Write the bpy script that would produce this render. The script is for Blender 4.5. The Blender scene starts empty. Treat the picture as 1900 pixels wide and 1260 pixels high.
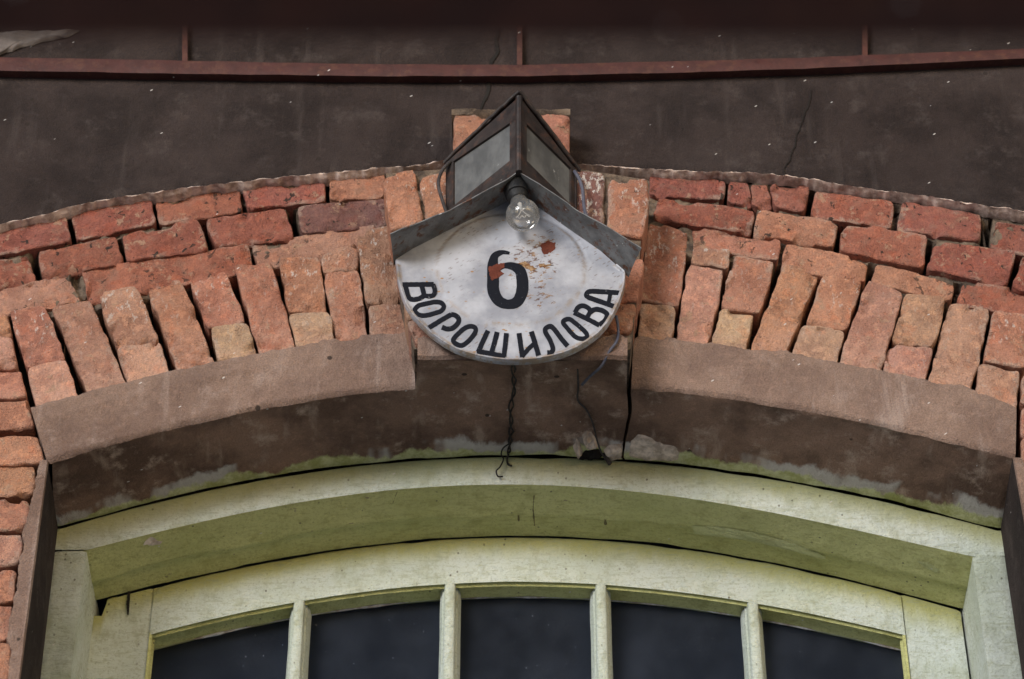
import bpy, math, random
import numpy as np
from mathutils import Vector, noise

# ------------------------------------------------------------------ camera, sky, sun, exposure
S = bpy.context.scene
F, PITCH, DIST = 4870.0, math.radians(40.0), 4.5      # focal length in photo pixels, pitch, distance to the wall
CP, SP = math.cos(PITCH), math.sin(PITCH)
CAM = np.array([0.0, -DIST*CP, -DIST*SP])
GROUND = CAM[2] - 1.62
cd = bpy.data.cameras.new('camera'); cam = bpy.data.objects.new('camera', cd)
S.collection.objects.link(cam)
cd.sensor_fit = 'HORIZONTAL'; cd.sensor_width = 36.0; cd.lens = 36.0*F/1900.0
cd.clip_start = 0.05; cd.clip_end = 2000.0
cam.location = CAM; cam.rotation_euler = (math.radians(90)+PITCH, 0, 0)
cd.dof.use_dof = True; cd.dof.focus_distance = 4.42; cd.dof.aperture_fstop = 5.6; cd.dof.aperture_blades = 7
S.camera = cam

SUN_EL, SUN_AZ = math.radians(11), math.radians(-34)   # azimuth measured from straight out of the wall
W = bpy.data.worlds.new('World'); S.world = W; W.use_nodes = True
nt = W.node_tree; bg = nt.nodes['Background']
sky = nt.nodes.new('ShaderNodeTexSky'); sky.sky_type = 'NISHITA'; sky.sun_disc = False
sky.sun_elevation = SUN_EL; sky.sun_rotation = math.pi + SUN_AZ
sky.air_density = 1.0; sky.dust_density = 1.2; sky.ozone_density = 1.6
nt.links.new(sky.outputs[0], bg.inputs[0]); bg.inputs[1].default_value = 0.105
sl = bpy.data.lights.new('sun', 'SUN'); sl.energy = 2.4; sl.angle = math.radians(24); sl.color = (1.0, 0.975, 0.955)
so = bpy.data.objects.new('sun', sl); S.collection.objects.link(so)
sd = Vector((math.sin(SUN_AZ)*math.cos(SUN_EL), -math.cos(SUN_AZ)*math.cos(SUN_EL), math.sin(SUN_EL)))
so.rotation_euler = sd.to_track_quat('Z', 'Y').to_euler()
S.view_settings.view_transform = 'Standard'; S.view_settings.look = 'None'
S.view_settings.gamma = 1.0; S.view_settings.exposure = 0.46

# ------------------------------------------------------------------ helpers
def P(px, py, Y=0.0):
    """world point on the vertical plane y = Y that the photo shows at pixel (px, py)"""
    a = (px-950.0)/F; b = (630.0-py)/F
    d = np.array([a, CP - b*SP, SP + b*CP])
    return CAM + d*((Y-CAM[1])/d[1])
def PL(pts, Y=0.0): return np.array([P(x, y, Y) for x, y in pts])
def n3(p, s, seed=0.0): return noise.noise((p[0]*s+seed, p[1]*s-seed, p[2]*s+2.3*seed))
def fbm(p, s, o=4, seed=0.0):
    return noise.fractal((p[0]*s+seed, p[1]*s+seed*.7, p[2]*s-seed), 1.0, 2.0, o)
def arc(pts, Y, deg=4, x0=None, x1=None, n=160):
    """smooth curve z(x) through traced points on plane Y; returns n points"""
    w = PL(pts, Y)
    c = np.polyfit(w[:, 0], w[:, 2], deg)
    xs = np.linspace(w[0, 0] if x0 is None else x0, w[-1, 0] if x1 is None else x1, n)
    return np.stack([xs, np.full(n, Y), np.polyval(c, xs)], 1)
def resample(pl, n):
    pl = np.asarray(pl, float); d = np.r_[0, np.cumsum(np.linalg.norm(np.diff(pl, axis=0), axis=1))]
    t = np.linspace(0, d[-1], n)
    return np.stack([np.interp(t, d, pl[:, k]) for k in range(pl.shape[1])], 1)
def atx(pl, xs):
    pl = np.asarray(pl)
    return np.stack([xs, np.interp(xs, pl[:, 0], pl[:, 1]), np.interp(xs, pl[:, 0], pl[:, 2])], 1)

class MB:
    def __init__(s): s.v = []; s.f = []; s.col = []; s.aux = []; s.mi = []
    def add(s, verts, faces, col=(1, 1, 1), aux=None, mi=0):
        o = len(s.v)
        s.v += [tuple(map(float, q)) for q in verts]
        s.f += [tuple(i+o for i in q) for q in faces]; s.mi += [mi]*len(faces)
        s.col += [tuple(col)+(0.0,)]*len(verts) if not isinstance(col, list) else [tuple(c) for c in col]
        s.aux += aux if aux is not None else [(0, 0, 0)]*len(verts)
    def grid(s, g, col=(1, 1, 1), aux=None, flip=False, mi=0):
        """g: rows x cols x 3 array"""
        g = np.asarray(g); r, c = g.shape[:2]
        fs = []
        for i in range(r-1):
            for j in range(c-1):
                q = (i*c+j, i*c+j+1, (i+1)*c+j+1, (i+1)*c+j)
                fs.append(q[::-1] if flip else q)
        s.add(g.reshape(-1, 3), fs, col, aux, mi)
    def box(s, lo, hi, **k):
        x0, y0, z0 = lo; x1, y1, z1 = hi
        v = [(x0,y0,z0),(x1,y0,z0),(x1,y1,z0),(x0,y1,z0),(x0,y0,z1),(x1,y0,z1),(x1,y1,z1),(x0,y1,z1)]
        s.add(v, [(0,3,2,1),(4,5,6,7),(0,1,5,4),(1,2,6,5),(2,3,7,6),(3,0,4,7)], **k)
    def hexa(s, a, b, **k):
        """a, b: matching quads (front / back)"""
        v = list(a)+list(b)
        s.add(v, [(0,1,2,3),(7,6,5,4),(0,4,5,1),(1,5,6,2),(2,6,7,3),(3,7,4,0)], **k)
    def tube(s, pts, rad, n=8, **k):
        pts = np.asarray(pts, float); m = len(pts)
        rad = np.full(m, rad) if np.isscalar(rad) else np.asarray(rad)
        vs = []; ref = np.array([0.31, 0.77, 0.55])
        for i in range(m):
            t = pts[min(i+1, m-1)]-pts[max(i-1, 0)]; t = t/(np.linalg.norm(t)+1e-9)
            a = np.cross(t, ref); a /= np.linalg.norm(a); b = np.cross(t, a)
            for q in range(n):
                an = 2*math.pi*q/n; vs.append(pts[i]+rad[i]*(math.cos(an)*a+math.sin(an)*b))
        fs = [(i*n+q, i*n+(q+1) % n, (i+1)*n+(q+1) % n, (i+1)*n+q) for i in range(m-1) for q in range(n)]
        fs += [tuple(range(n))[::-1], tuple((m-1)*n+q for q in range(n))]
        s.add(vs, fs, **k)
    def build(s, name, mats, parent=None, smooth=True):
        me = bpy.data.meshes.new(name); me.from_pydata(s.v, [], s.f); me.update()
        for m in (mats if isinstance(mats, (list, tuple)) else [mats]): me.materials.append(m)
        a = me.attributes.new('tint', 'FLOAT_COLOR', 'POINT'); a.data.foreach_set('color', np.array(s.col, np.float32).ravel())
        b = me.attributes.new('aux', 'FLOAT_VECTOR', 'POINT'); b.data.foreach_set('vector', np.array(s.aux, np.float32).ravel())
        me.polygons.foreach_set('use_smooth', [smooth]*len(me.polygons))
        me.polygons.foreach_set('material_index', s.mi)
        if smooth:
            try: me.set_sharp_from_angle(angle=math.radians(50))
            except Exception: pass
        o = bpy.data.objects.new(name, me); S.collection.objects.link(o)
        if parent is not None: o.parent = parent
        return o

def thing(name, label, cat, loc=(0, 0, 0), group=None):
    o = bpy.data.objects.new(name, None); S.collection.objects.link(o); o.empty_display_size = .1
    o['label'] = label; o['category'] = cat
    if group: o['group'] = group
    return o
def tag(o, label, cat, group=None):
    o['label'] = label; o['category'] = cat
    if group: o['group'] = group
    return o

# ------------------------------------------------------------------ materials
class NT:
    def __init__(s, name):
        s.m = bpy.data.materials.new(name); s.m.use_nodes = True; s.t = s.m.node_tree
        s.b = s.t.nodes['Principled BSDF']; s.out = s.t.nodes['Material Output']
        s.co = s.t.nodes.new('ShaderNodeTexCoord').outputs['Object']
    def L(s, a, b): s.t.links.new(a, b)
    def put(s, sock, v):
        if hasattr(v, 'is_output'): s.L(v, sock)
        elif isinstance(v, (tuple, list)): sock.default_value = tuple(v)+((1.0,) if len(v) == 3 and len(sock.default_value) == 4 else ())
        else: sock.default_value = v
    def noise(s, scale, detail=4, rough=.55, co=None, dist=0.0):
        n = s.t.nodes.new('ShaderNodeTexNoise'); s.L(co or s.co, n.inputs['Vector'])
        n.inputs['Scale'].default_value = scale; n.inputs['Detail'].default_value = detail
        n.inputs['Roughness'].default_value = rough; n.inputs['Distortion'].default_value = dist
        return n.outputs['Fac']
    def map(s, scale=(1, 1, 1), rot=(0, 0, 0), loc=(0, 0, 0)):
        n = s.t.nodes.new('ShaderNodeMapping'); s.L(s.co, n.inputs[0])
        n.inputs['Scale'].default_value = scale; n.inputs['Rotation'].default_value = rot; n.inputs['Location'].default_value = loc
        return n.outputs[0]
    def diag(s, ang, scale):
        a = s.t.nodes.new('ShaderNodeMapping'); s.L(s.co, a.inputs[0]); a.inputs['Rotation'].default_value = (0, math.radians(ang), 0)
        b = s.t.nodes.new('ShaderNodeMapping'); s.L(a.outputs[0], b.inputs[0]); b.inputs['Scale'].default_value = scale
        return b.outputs[0]
    def ramp(s, fac, a, b, va=0.0, vb=1.0):
        n = s.t.nodes.new('ShaderNodeMapRange'); n.interpolation_type = 'SMOOTHSTEP'
        s.put(n.inputs[0], fac); n.inputs[1].default_value = a; n.inputs[2].default_value = b
        n.inputs[3].default_value = va; n.inputs[4].default_value = vb
        return n.outputs[0]
    def math(s, op, a, b=0.0):
        n = s.t.nodes.new('ShaderNodeMath'); n.operation = op; s.put(n.inputs[0], a); s.put(n.inputs[1], b); return n.outputs[0]
    def mix(s, fac, a, b, mode='MIX'):
        n = s.t.nodes.new('ShaderNodeMix'); n.data_type = 'RGBA'; n.blend_type = mode
        s.put(n.inputs[0], fac); s.put(n.inputs[6], a); s.put(n.inputs[7], b); return n.outputs[2]
    def attr(s, name, out='Color'):
        n = s.t.nodes.new('ShaderNodeAttribute'); n.attribute_name = name; return n.outputs[out]
    def xyz(s, v):
        n = s.t.nodes.new('ShaderNodeSeparateXYZ'); s.L(v, n.inputs[0]); return n.outputs
    def specks(s, scale, size, keep, co=None):
        """sparse small spots: 1 inside a spot"""
        n = s.t.nodes.new('ShaderNodeTexVoronoi'); s.L(co or s.co, n.inputs['Vector']); n.inputs['Scale'].default_value = scale
        r = s.xyz(n.outputs['Color'])
        return s.math('MULTIPLY', s.ramp(n.outputs['Distance'], size*1.1, size*.75), s.math('GREATER_THAN', r[0], keep))
    def bump(s, h, dist=.002, strength=1.0, prev=None):
        n = s.t.nodes.new('ShaderNodeBump'); n.inputs['Distance'].default_value = dist; n.inputs['Strength'].default_value = strength
        s.L(h, n.inputs['Height'])
        if prev is not None: s.L(prev, n.inputs['Normal'])
        return n.outputs[0]
    def lint(s, col, keep=.965, size=.15):
        """pale flecks of dust and cobweb caught on the surface"""
        f = s.specks(48, size, keep, s.diag(38, (.9, 2, 2.6)))
        return s.mix(s.math('MULTIPLY', f, .8), col, (.72, .68, .66))
    def done(s, col, rough=.9, nrm=None, spec=.25, metal=0.0):
        s.put(s.b.inputs['Base Color'], col); s.put(s.b.inputs['Roughness'], rough)
        s.b.inputs['Specular IOR Level'].default_value = spec; s.b.inputs['Metallic'].default_value = metal
        if nrm is not None: s.L(nrm, s.b.inputs['Normal'])
        return s.m

def m_brick():
    n = NT('old_brick'); t = n.attr('tint'); aux = n.xyz(n.attr('aux', 'Vector'))
    big = n.noise(14, 3); mid = n.noise(55, 5, .6); fine = n.noise(330, 3, .6)
    c = n.mix(n.ramp(big, .35, .7), t, n.mix(1, t, (.74, .66, .64), 'MULTIPLY'))
    c = n.mix(n.ramp(mid, .50, .62, 0, .65), c, n.mix(1, t, (1.30, 1.22, 1.12), 'MULTIPLY'))
    c = n.mix(n.ramp(n.noise(26, 5, .65, n.map(loc=(6, 2, 6))), .54, .64, 0, .6), c, n.mix(1, t, (1.12, .86, .74), 'MULTIPLY'))
    c = n.mix(n.ramp(n.noise(38, 5, .65, n.map(loc=(3, 1, 7))), .5, .7, 0, .38), c, (.27, .18, .135))         # grey dust film
    sm = n.math('MULTIPLY', n.ramp(n.noise(34, 6, .7, n.map(loc=(9, 4, 2))), .57, .62), n.ramp(n.noise(7, 2, .5, n.map(loc=(2, 8, 5))), .42, .54))
    c = n.mix(n.math('MULTIPLY', sm, .75), c, (.44, .28, .19))                                                  # smeared mortar
    ed = n.attr('tint', 'Alpha')
    er = n.math('MULTIPLY', n.ramp(n.math('ADD', n.math('MULTIPLY', ed, .22), n.noise(50, 6, .7, n.map(loc=(7, 3, 9)))), .60, .68), n.ramp(ed, .02, .25))
    er = n.math('MULTIPLY', er, n.ramp(n.noise(9, 3, .6, n.map(loc=(4, 9, 1))), .48, .62))
    c = n.mix(n.math('MULTIPLY', er, .55), c, n.mix(n.noise(120, 4, .7), (.30, .21, .16), (.58, .44, .36)))        # mortar left on the arrises
    bot = n.math('MULTIPLY', aux[0], n.ramp(n.noise(45, 4, .6, n.map(loc=(5, 5, 5))), .36, .62))
    c = n.mix(n.math('MULTIPLY', bot, .62), c, (.60, .36, .27))                                                 # scraped pale ends
    k = n.ramp(n.noise(58, 3, .55, n.map((1.25, 1, 1.0), (0, .5, 0), (8, 2, 4)), .6), .632, .662)
    k = n.math('MULTIPLY', n.math('MULTIPLY', k, n.ramp(big, .42, .5)), aux[1])
    c = n.mix(n.math('MULTIPLY', k, .9), c, (.035, .03, .026))                                                  # tar specks
    c = n.mix(n.ramp(fine, .38, .64, 0, .38), c, n.mix(1, c, (.52, .48, .46), 'MULTIPLY'))
    pore = n.math('MULTIPLY', n.specks(230, .26, .70), n.ramp(big, .4, .55))
    c = n.mix(n.math('MULTIPLY', pore, .6), c, n.mix(1, c, (.3, .28, .27), 'MULTIPLY'))
    wh = n.math('MULTIPLY', n.ramp(n.math('ADD', n.noise(110, 4, .7, n.map((1, 1, .45), loc=(1, 2, 3))), n.math('MULTIPLY', aux[2], .05)), .60, .66), n.math('MINIMUM', aux[2], 1.0))
    c = n.mix(n.math('MULTIPLY', wh, .8), c, (.66, .6, .55))                                                    # whitewash splashes
    c = n.lint(c, .965)
    b = n.bump(n.noise(120, 6, .68), .0062, 1.0)
    b = n.bump(fine, .0026, 1.0, b)
    b = n.bump(pore, .002, -.6, b)
    b = n.bump(k, .003, .6, b)
    return n.done(c, .88, b, .22)
def m_plaster(name, base, dark, pale, grain=.5, streak=.5, keep=.965, palec=.5):
    n = NT(name)
    c = n.mix(n.ramp(n.noise(6, 7, .66), .38, .62), dark, base)
    c = n.mix(n.ramp(n.noise(2.6, 5, .6, n.map(loc=(3, 1, 5))), .42, .6, 0, .45), c, n.mix(1, c, (.66, .62, .60), 'MULTIPLY'))
    c = n.mix(n.ramp(n.noise(70, 6, .75, n.map(loc=(2, 7, 4))), .5, .68, 0, .5), c, n.mix(1, c, (1.45, 1.4, 1.36), 'MULTIPLY'))
    c = n.mix(n.ramp(n.noise(20, 7, .7, n.map(loc=(4, 4, 4))), .52, .72, 0, palec), c, pale)
    st = n.ramp(n.noise(9, 4, .55, n.map((3.0, 1, .35), (0, .12, 0), (7, 0, 1))), .56, .72, 0, streak)
    c = n.mix(st, c, pale)
    c = n.mix(n.ramp(n.noise(420, 2, .6), .35, .68, 0, grain), c, n.mix(1, c, (.5, .48, .47), 'MULTIPLY'))
    c = n.mix(n.math('MULTIPLY', n.specks(26, .13, .86), .85), c, (.035, .027, .024))
    c = n.lint(c, keep)
    b = n.bump(n.noise(300, 4, .7), .004, 1.0)
    b = n.bump(n.noise(45, 6, .62), .006, .8, b)
    return n, c, b
def m_mortar():
    n = NT('crumbling_mortar')
    c = n.mix(n.ramp(n.noise(40, 6, .7), .35, .65), (.08, .06, .048), (.25, .185, .135))
    c = n.mix(n.ramp(n.noise(16, 4, .6, n.map(loc=(3, 3, 3))), .55, .7, 0, .7), c, (.05, .04, .035))
    b = n.bump(n.noise(190, 6, .75), .005, 1)
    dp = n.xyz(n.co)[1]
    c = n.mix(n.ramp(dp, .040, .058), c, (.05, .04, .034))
    return n.done(c, .95, b, .15)
def m_soffit():
    n, c, b = m_plaster('brown_soffit_plaster', (.34, .212, .155), (.17, .106, .079), (.60, .45, .36), .35, .5, .97, .85)
    aux = n.xyz(n.attr('aux', 'Vector'))                       # x: metres in front of the window frame
    e = n.math('SUBTRACT', aux[0], n.math('MULTIPLY', n.math('SUBTRACT', n.noise(7, 6, .66, n.map((1, .5, 1), loc=(1, 6, 2))), .5), .13))
    lime = n.math('MULTIPLY', n.ramp(e, .050, .036), n.ramp(n.noise(6.5, 4, .6, n.map((1, .3, 1), loc=(8, 1, 3))), .42, .50))
    c = n.mix(n.math('MULTIPLY', lime, .85), c, n.mix(n.noise(70, 5, .7), (.48, .44, .41), (.82, .78, .74)))
    g = n.ramp(e, .024, .014)
    c = n.mix(n.math('MULTIPLY', g, .9), c, n.mix(n.ramp(n.noise(30, 5, .7), .35, .65), (.42, .44, .15), (.74, .75, .42)))
    b = n.bump(n.math('ADD', lime, g), .003, .6, b)
    return n.done(c, .93, b, .15)
def m_paint(name, base, dirt, stainc, chip=.5):
    n = NT(name); aux = n.xyz(n.attr('aux', 'Vector'))         # x: metres below a leaking joint
    c = n.mix(n.ramp(n.noise(8, 5, .6), .35, .7), base, n.mix(1, base, (.86, .88, .80), 'MULTIPLY'))
    grime = n.noise(26, 7, .72, n.map((1, 1, .6), loc=(2, 5, 1)))
    c = n.mix(n.ramp(grime, .48, .70, 0, .6), c, dirt)
    e = n.math('ADD', aux[0], n.math('MULTIPLY', n.math('SUBTRACT', n.noise(22, 6, .7, n.map((2.5, 1, .7))), .5), .035))
    c = n.mix(n.math('MULTIPLY', n.math('MULTIPLY', n.ramp(e, .058, .008), aux[1]), .9), c, stainc)
    c = n.mix(n.ramp(n.noise(190, 5, .75), .50, .68, 0, .6), c, dirt)
    c = n.mix(n.math('MULTIPLY', n.specks(210, .22, .62), .35), c, (.20, .18, .09))
    c = n.mix(n.ramp(n.noise(130, 5, .7, n.map((.22, 1, 1.3))), .52, .66, 0, .5), c, dirt)
    c = n.mix(n.ramp(n.noise(60, 6, .72, n.diag(38, (.5, 1, 1.6))), .56, .66, 0, .45), c, n.mix(1, c, (1.16, 1.15, 1.12), 'MULTIPLY'))
    c = n.mix(n.math('MULTIPLY', aux[2], n.ramp(n.noise(12, 5, .65, n.map(loc=(1, 1, 8))), .3, .7, .35, 1.0)), c, n.mix(1, c, (.66, .66, .62), 'MULTIPLY'))  # aux z darkens the jambs: light falloff towards the sides put into the paint
    pits = n.math('MULTIPLY', n.specks(85, .17, .70, n.map((1, 1, .8))), n.ramp(n.noise(10, 3, .6, n.map(loc=(6, 6, 6))), .45, .6))
    c = n.mix(n.math('MULTIPLY', pits, .75), c, (.10, .085, .05))
    peel = n.math('MULTIPLY', n.ramp(n.noise(34, 6, .7, n.map((.5, 1, 1), loc=(5, 9, 4))), .685, .70), chip)
    c = n.mix(n.math('MULTIPLY', peel, .9), c, (.26, .19, .13))
    c = n.lint(c, .975)
    b = n.bump(n.noise(95, 7, .75, n.map((.55, 1, 1))), .009, 1.0)
    b = n.bump(n.math('ADD', pits, peel), .002, .7, b)
    crack = n.t.nodes.new('ShaderNodeTexVoronoi'); crack.feature = 'DISTANCE_TO_EDGE'
    n.L(n.map((1, 1, 1.7), (0, .1, 0)), crack.inputs['Vector']); crack.inputs['Scale'].default_value = 70
    b = n.bump(n.ramp(crack.outputs[0], 0, .09), .0012, .28, b)
    return n.done(c, n.ramp(n.noise(30, 5, .7), .35, .65, .36, .6), b, .5)
def m_iron(name, a, b_, rust=.5, rough=.6, metal=0.0):
    n = NT(name)
    c = n.mix(n.ramp(n.noise(28, 5, .65), .35, .65), a, b_)
    c = n.mix(n.ramp(n.noise(48, 6, .7, n.map(loc=(4, 2, 8))), .52, .62, 0, rust), c, (.12, .05, .028))
    c = n.lint(c, .95, .14)
    b = n.bump(n.noise(90, 6, .7), .0018, .7)
    return n.done(c, n.ramp(n.noise(30, 4), .3, .7, rough-.12, rough+.12), b, .4, metal)
def m_sign():
    n = NT('chipped_white_enamel')
    c = n.mix(n.ramp(n.noise(13, 5, .62), .34, .68), (.25, .255, .29), (.43, .435, .475))
    x = n.xyz(n.co)
    spot = n.noise(46, 6, .7, n.map(loc=(1, 3, 1)))
    pit = n.math('MULTIPLY', n.specks(120, .28, .30, n.diag(38, (.6, 1, 1.9))), n.ramp(n.noise(9, 3, .6, n.map(loc=(4, 0, 2))), .42, .62))
    c = n.mix(n.math('MULTIPLY', pit, .65), c, (.16, .12, .10))
    rs = n.math('MULTIPLY', n.specks(75, .22, .62, n.map((1, 1, 1.5), (0, .5, 0), (3, 3, 3))), n.ramp(n.noise(7, 3, .6, n.map(loc=(9, 9, 0))), .46, .6))
    c = n.mix(n.math('MULTIPLY', rs, .85), c, (.30, .15, .03))
    aux = n.xyz(n.attr('aux', 'Vector'))                       # x: worn rim, y: rust blotch
    rz = n.math('MULTIPLY', n.ramp(n.math('ADD', n.noise(95, 6, .75, n.diag(14, (.7, 1, 1.4))), n.math('MULTIPLY', aux[1], .135)), .665, .685), n.ramp(aux[1], .05, .3))
    c = n.mix(n.math('MULTIPLY', rz, .9), c, n.mix(n.ramp(n.noise(60, 3), .4, .6), (.075, .026, .015), (.24, .13, .05)))
    c = n.mix(n.math('MULTIPLY', n.math('MULTIPLY', aux[0], n.ramp(spot, .40, .6)), .85), c, (.24, .17, .11))
    b = n.bump(n.noise(60, 5, .6), .0014, .5)
    b = n.bump(n.math('ADD', pit, rs), .001, -.6, b)
    return n.done(c, n.ramp(spot, .3, .7, .32, .58), b, .5)
def m_rust():
    n = NT('bare_rusty_patch')
    c = n.mix(n.ramp(n.noise(90, 5, .7), .35, .65), (.10, .026, .016), (.15, .042, .026))
    return n.done(c, .85, n.bump(n.noise(200, 4, .7), .001, .7), .2)
def m_rustspill():
    n = NT('orange_rust_run')
    c = n.mix(n.ramp(n.noise(140, 5, .7), .35, .65), (.16, .065, .022), (.36, .24, .14))
    return n.done(c, .85, None, .2)
def m_black():
    n = NT('worn_black_lettering')
    f = n.ramp(n.noise(150, 5, .75, n.map((1, 1, 1), (0, .6, 0))), .64, .70)
    c = n.mix(n.math('MULTIPLY', f, .75), (.008, .009, .014), (.36, .36, .39))
    return n.done(c, .75, n.bump(n.noise(120, 4), .0006, .5), .12)
def m_glass(name, tint, dirt=.08, dcol=(.30, .33, .38), rough=.06, ior=1.5, gcol=(1, 1, 1), wavy=1):
    n = NT(name); t = n.t
    tr = t.nodes.new('ShaderNodeBsdfTransparent'); tr.inputs[0].default_value = tint+(1,)
    gl = t.nodes.new('ShaderNodeBsdfGlossy'); gl.inputs['Roughness'].default_value = rough; gl.inputs['Color'].default_value = gcol+(1,)
    fr = t.nodes.new('ShaderNodeFresnel'); fr.inputs[0].default_value = ior
    m1 = t.nodes.new('ShaderNodeMixShader'); n.L(fr.outputs[0], m1.inputs[0]); n.L(tr.outputs[0], m1.inputs[1]); n.L(gl.outputs[0], m1.inputs[2])
    if wavy: n.L(n.bump(n.noise(5, 2, .4), .004, .25), gl.inputs['Normal'])
    df = t.nodes.new('ShaderNodeBsdfDiffuse'); df.inputs[0].default_value = dcol+(1,)
    m2 = t.nodes.new('ShaderNodeMixShader')
    d = n.math('MULTIPLY', n.ramp(n.noise(8, 6, .65, n.map((1, 1, .8))), .3, .75, .45, 1.3), dirt)
    if wavy: d = n.math('ADD', d, n.math('MULTIPLY', n.specks(80, .11, .90, n.map((1.5, 1, .8), (0, .6, 0))), .3))
    n.L(d, m2.inputs[0]); n.L(m1.outputs[0], m2.inputs[1]); n.L(df.outputs[0], m2.inputs[2])
    n.L(m2.outputs[0], n.out.inputs[0]); t.nodes.remove(n.b)
    return n.m
def m_milk():
    n = NT('dirty_frosted_glass')
    c = n.mix(n.ramp(n.noise(22, 6, .65, n.map((1, 1, .6))), .35, .7), (.085, .085, .085), (.165, .165, .162))
    s = n.ramp(n.noise(60, 5, .7, n.map((1.6, 1, .5), (0, .5, 0), (2, 2, 2))), .62, .68, 0, .7)
    c = n.mix(n.math('MULTIPLY', s, n.ramp(n.noise(12, 3), .42, .52)), c, (.6, .6, .6))
    return n.done(c, .38, n.bump(n.noise(50, 4), .0008, .4), .5)
def m_plain(name, a, b_, sc=20, rough=.85):
    n = NT(name)
    return n.done(n.mix(n.ramp(n.noise(sc, 6, .65), .35, .65), a, b_), rough, n.bump(n.noise(sc*8, 5, .7), .002, .6), .25)

BRICK = m_brick(); MORTAR = m_mortar(); SOFFIT = m_soffit()
n, c, b = m_plaster('pinkish_cement_render', (.34, .232, .182), (.245, .163, .13), (.45, .34, .29), .5, .8, .97); BAND = n.done(c, .93, b, .15)
n, c, b = m_plaster('shade_darkened_cement_render', (.058, .043, .040), (.036, .027, .0255), (.115, .092, .085), .45, .3, .975, .45); FRIEZE = n.done(c, .93, b, .15)  # dark cement colour, deepened further to carry the shade under the eave
PAINT = m_paint('pale_green_paint', (.71, .755, .69), (.40, .42, .27), (.45, .43, .13))
OLIVE = m_paint('old_olive_paint', (.68, .67, .29), (.38, .36, .11), (.36, .34, .10), .9)
FLAKE = m_paint('peeling_yellow_green_paint', (.64, .65, .32), (.42, .40, .16), (.3, .3, .1))
LANT = m_iron('dark_brown_painted_tin', (.018, .013, .012), (.036, .025, .022), .35, .5)
TIN = m_iron('weathered_grey_tin', (.115, .113, .112), (.215, .213, .213), .95, .55, .2)
REDIRON = m_iron('red_brown_painted_iron', (.050, .015, .012), (.072, .022, .018), .35, .6)
BEAM = m_iron('dark_red_painted_board', (.055, .020, .016), (.085, .028, .020), .4, .7)
SIGN = m_sign(); RUST = m_rust(); RUN = m_rustspill(); BLACK = m_black(); MILK = m_milk()
PANE = m_glass('dusty_window_glass', (.82, .85, .88), .035, (.30, .34, .44), .30, 1.25, (.42, .48, .62))
BULB = m_glass('clear_bulb_glass', (.93, .93, .93), .16, (.60, .58, .56), wavy=0)
DARK = m_plain('black_crack_shadowed_void', (.012, .010, .009), (.02, .016, .014))
SOCK = m_plain('black_bakelite', (.012, .012, .013), (.022, .021, .021), 40, .4)
CABLE = m_plain('old_cable_sheath', (.035, .03, .03), (.07, .06, .06), 60, .6)
BLACKW = m_plain('blackened_wire', (.012, .010, .010), (.03, .025, .022), 60, .6)
BLUEC = m_plain('grey_blue_cable_sheath', (.07, .07, .10), (.12, .12, .15), 60, .6)
FIL = m_plain('filament_wire', (.4, .38, .36), (.6, .58, .55), 60, .4)
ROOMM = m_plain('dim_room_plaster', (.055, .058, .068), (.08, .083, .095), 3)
GROUNDM = m_plain('pale_dusty_paving', (.42, .405, .38), (.56, .54, .51), 4)
PATCH = m_plain('pale_broken_plaster', (.42, .33, .27), (.84, .70, .60), 48)
OLDWOOD = m_plain('dark_bare_wood', (.10, .085, .04), (.18, .16, .07), 60)
SCAR = m_plain('dulled_render_scar', (.13, .11, .10), (.24, .205, .19), 24)
PUTTY = m_plain('cracked_pale_putty', (.30, .24, .20), (.62, .62, .64), 40)
SANDY = m_plain('sandy_lime_mortar', (.26, .185, .15), (.66, .52, .45), 40)

# ------------------------------------------------------------------ ground and house
g = MB(); gz = GROUND
g.add([(-600, -600, gz), (600, -600, gz), (600, 600, gz), (-600, 600, gz)], [(0, 1, 2, 3)])
go = g.build('ground', GROUNDM, None, False); go['kind'] = 'structure'

house = thing('brick_house', 'old red brick house front with an arched pale green window and dark render above', 'house')

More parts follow.
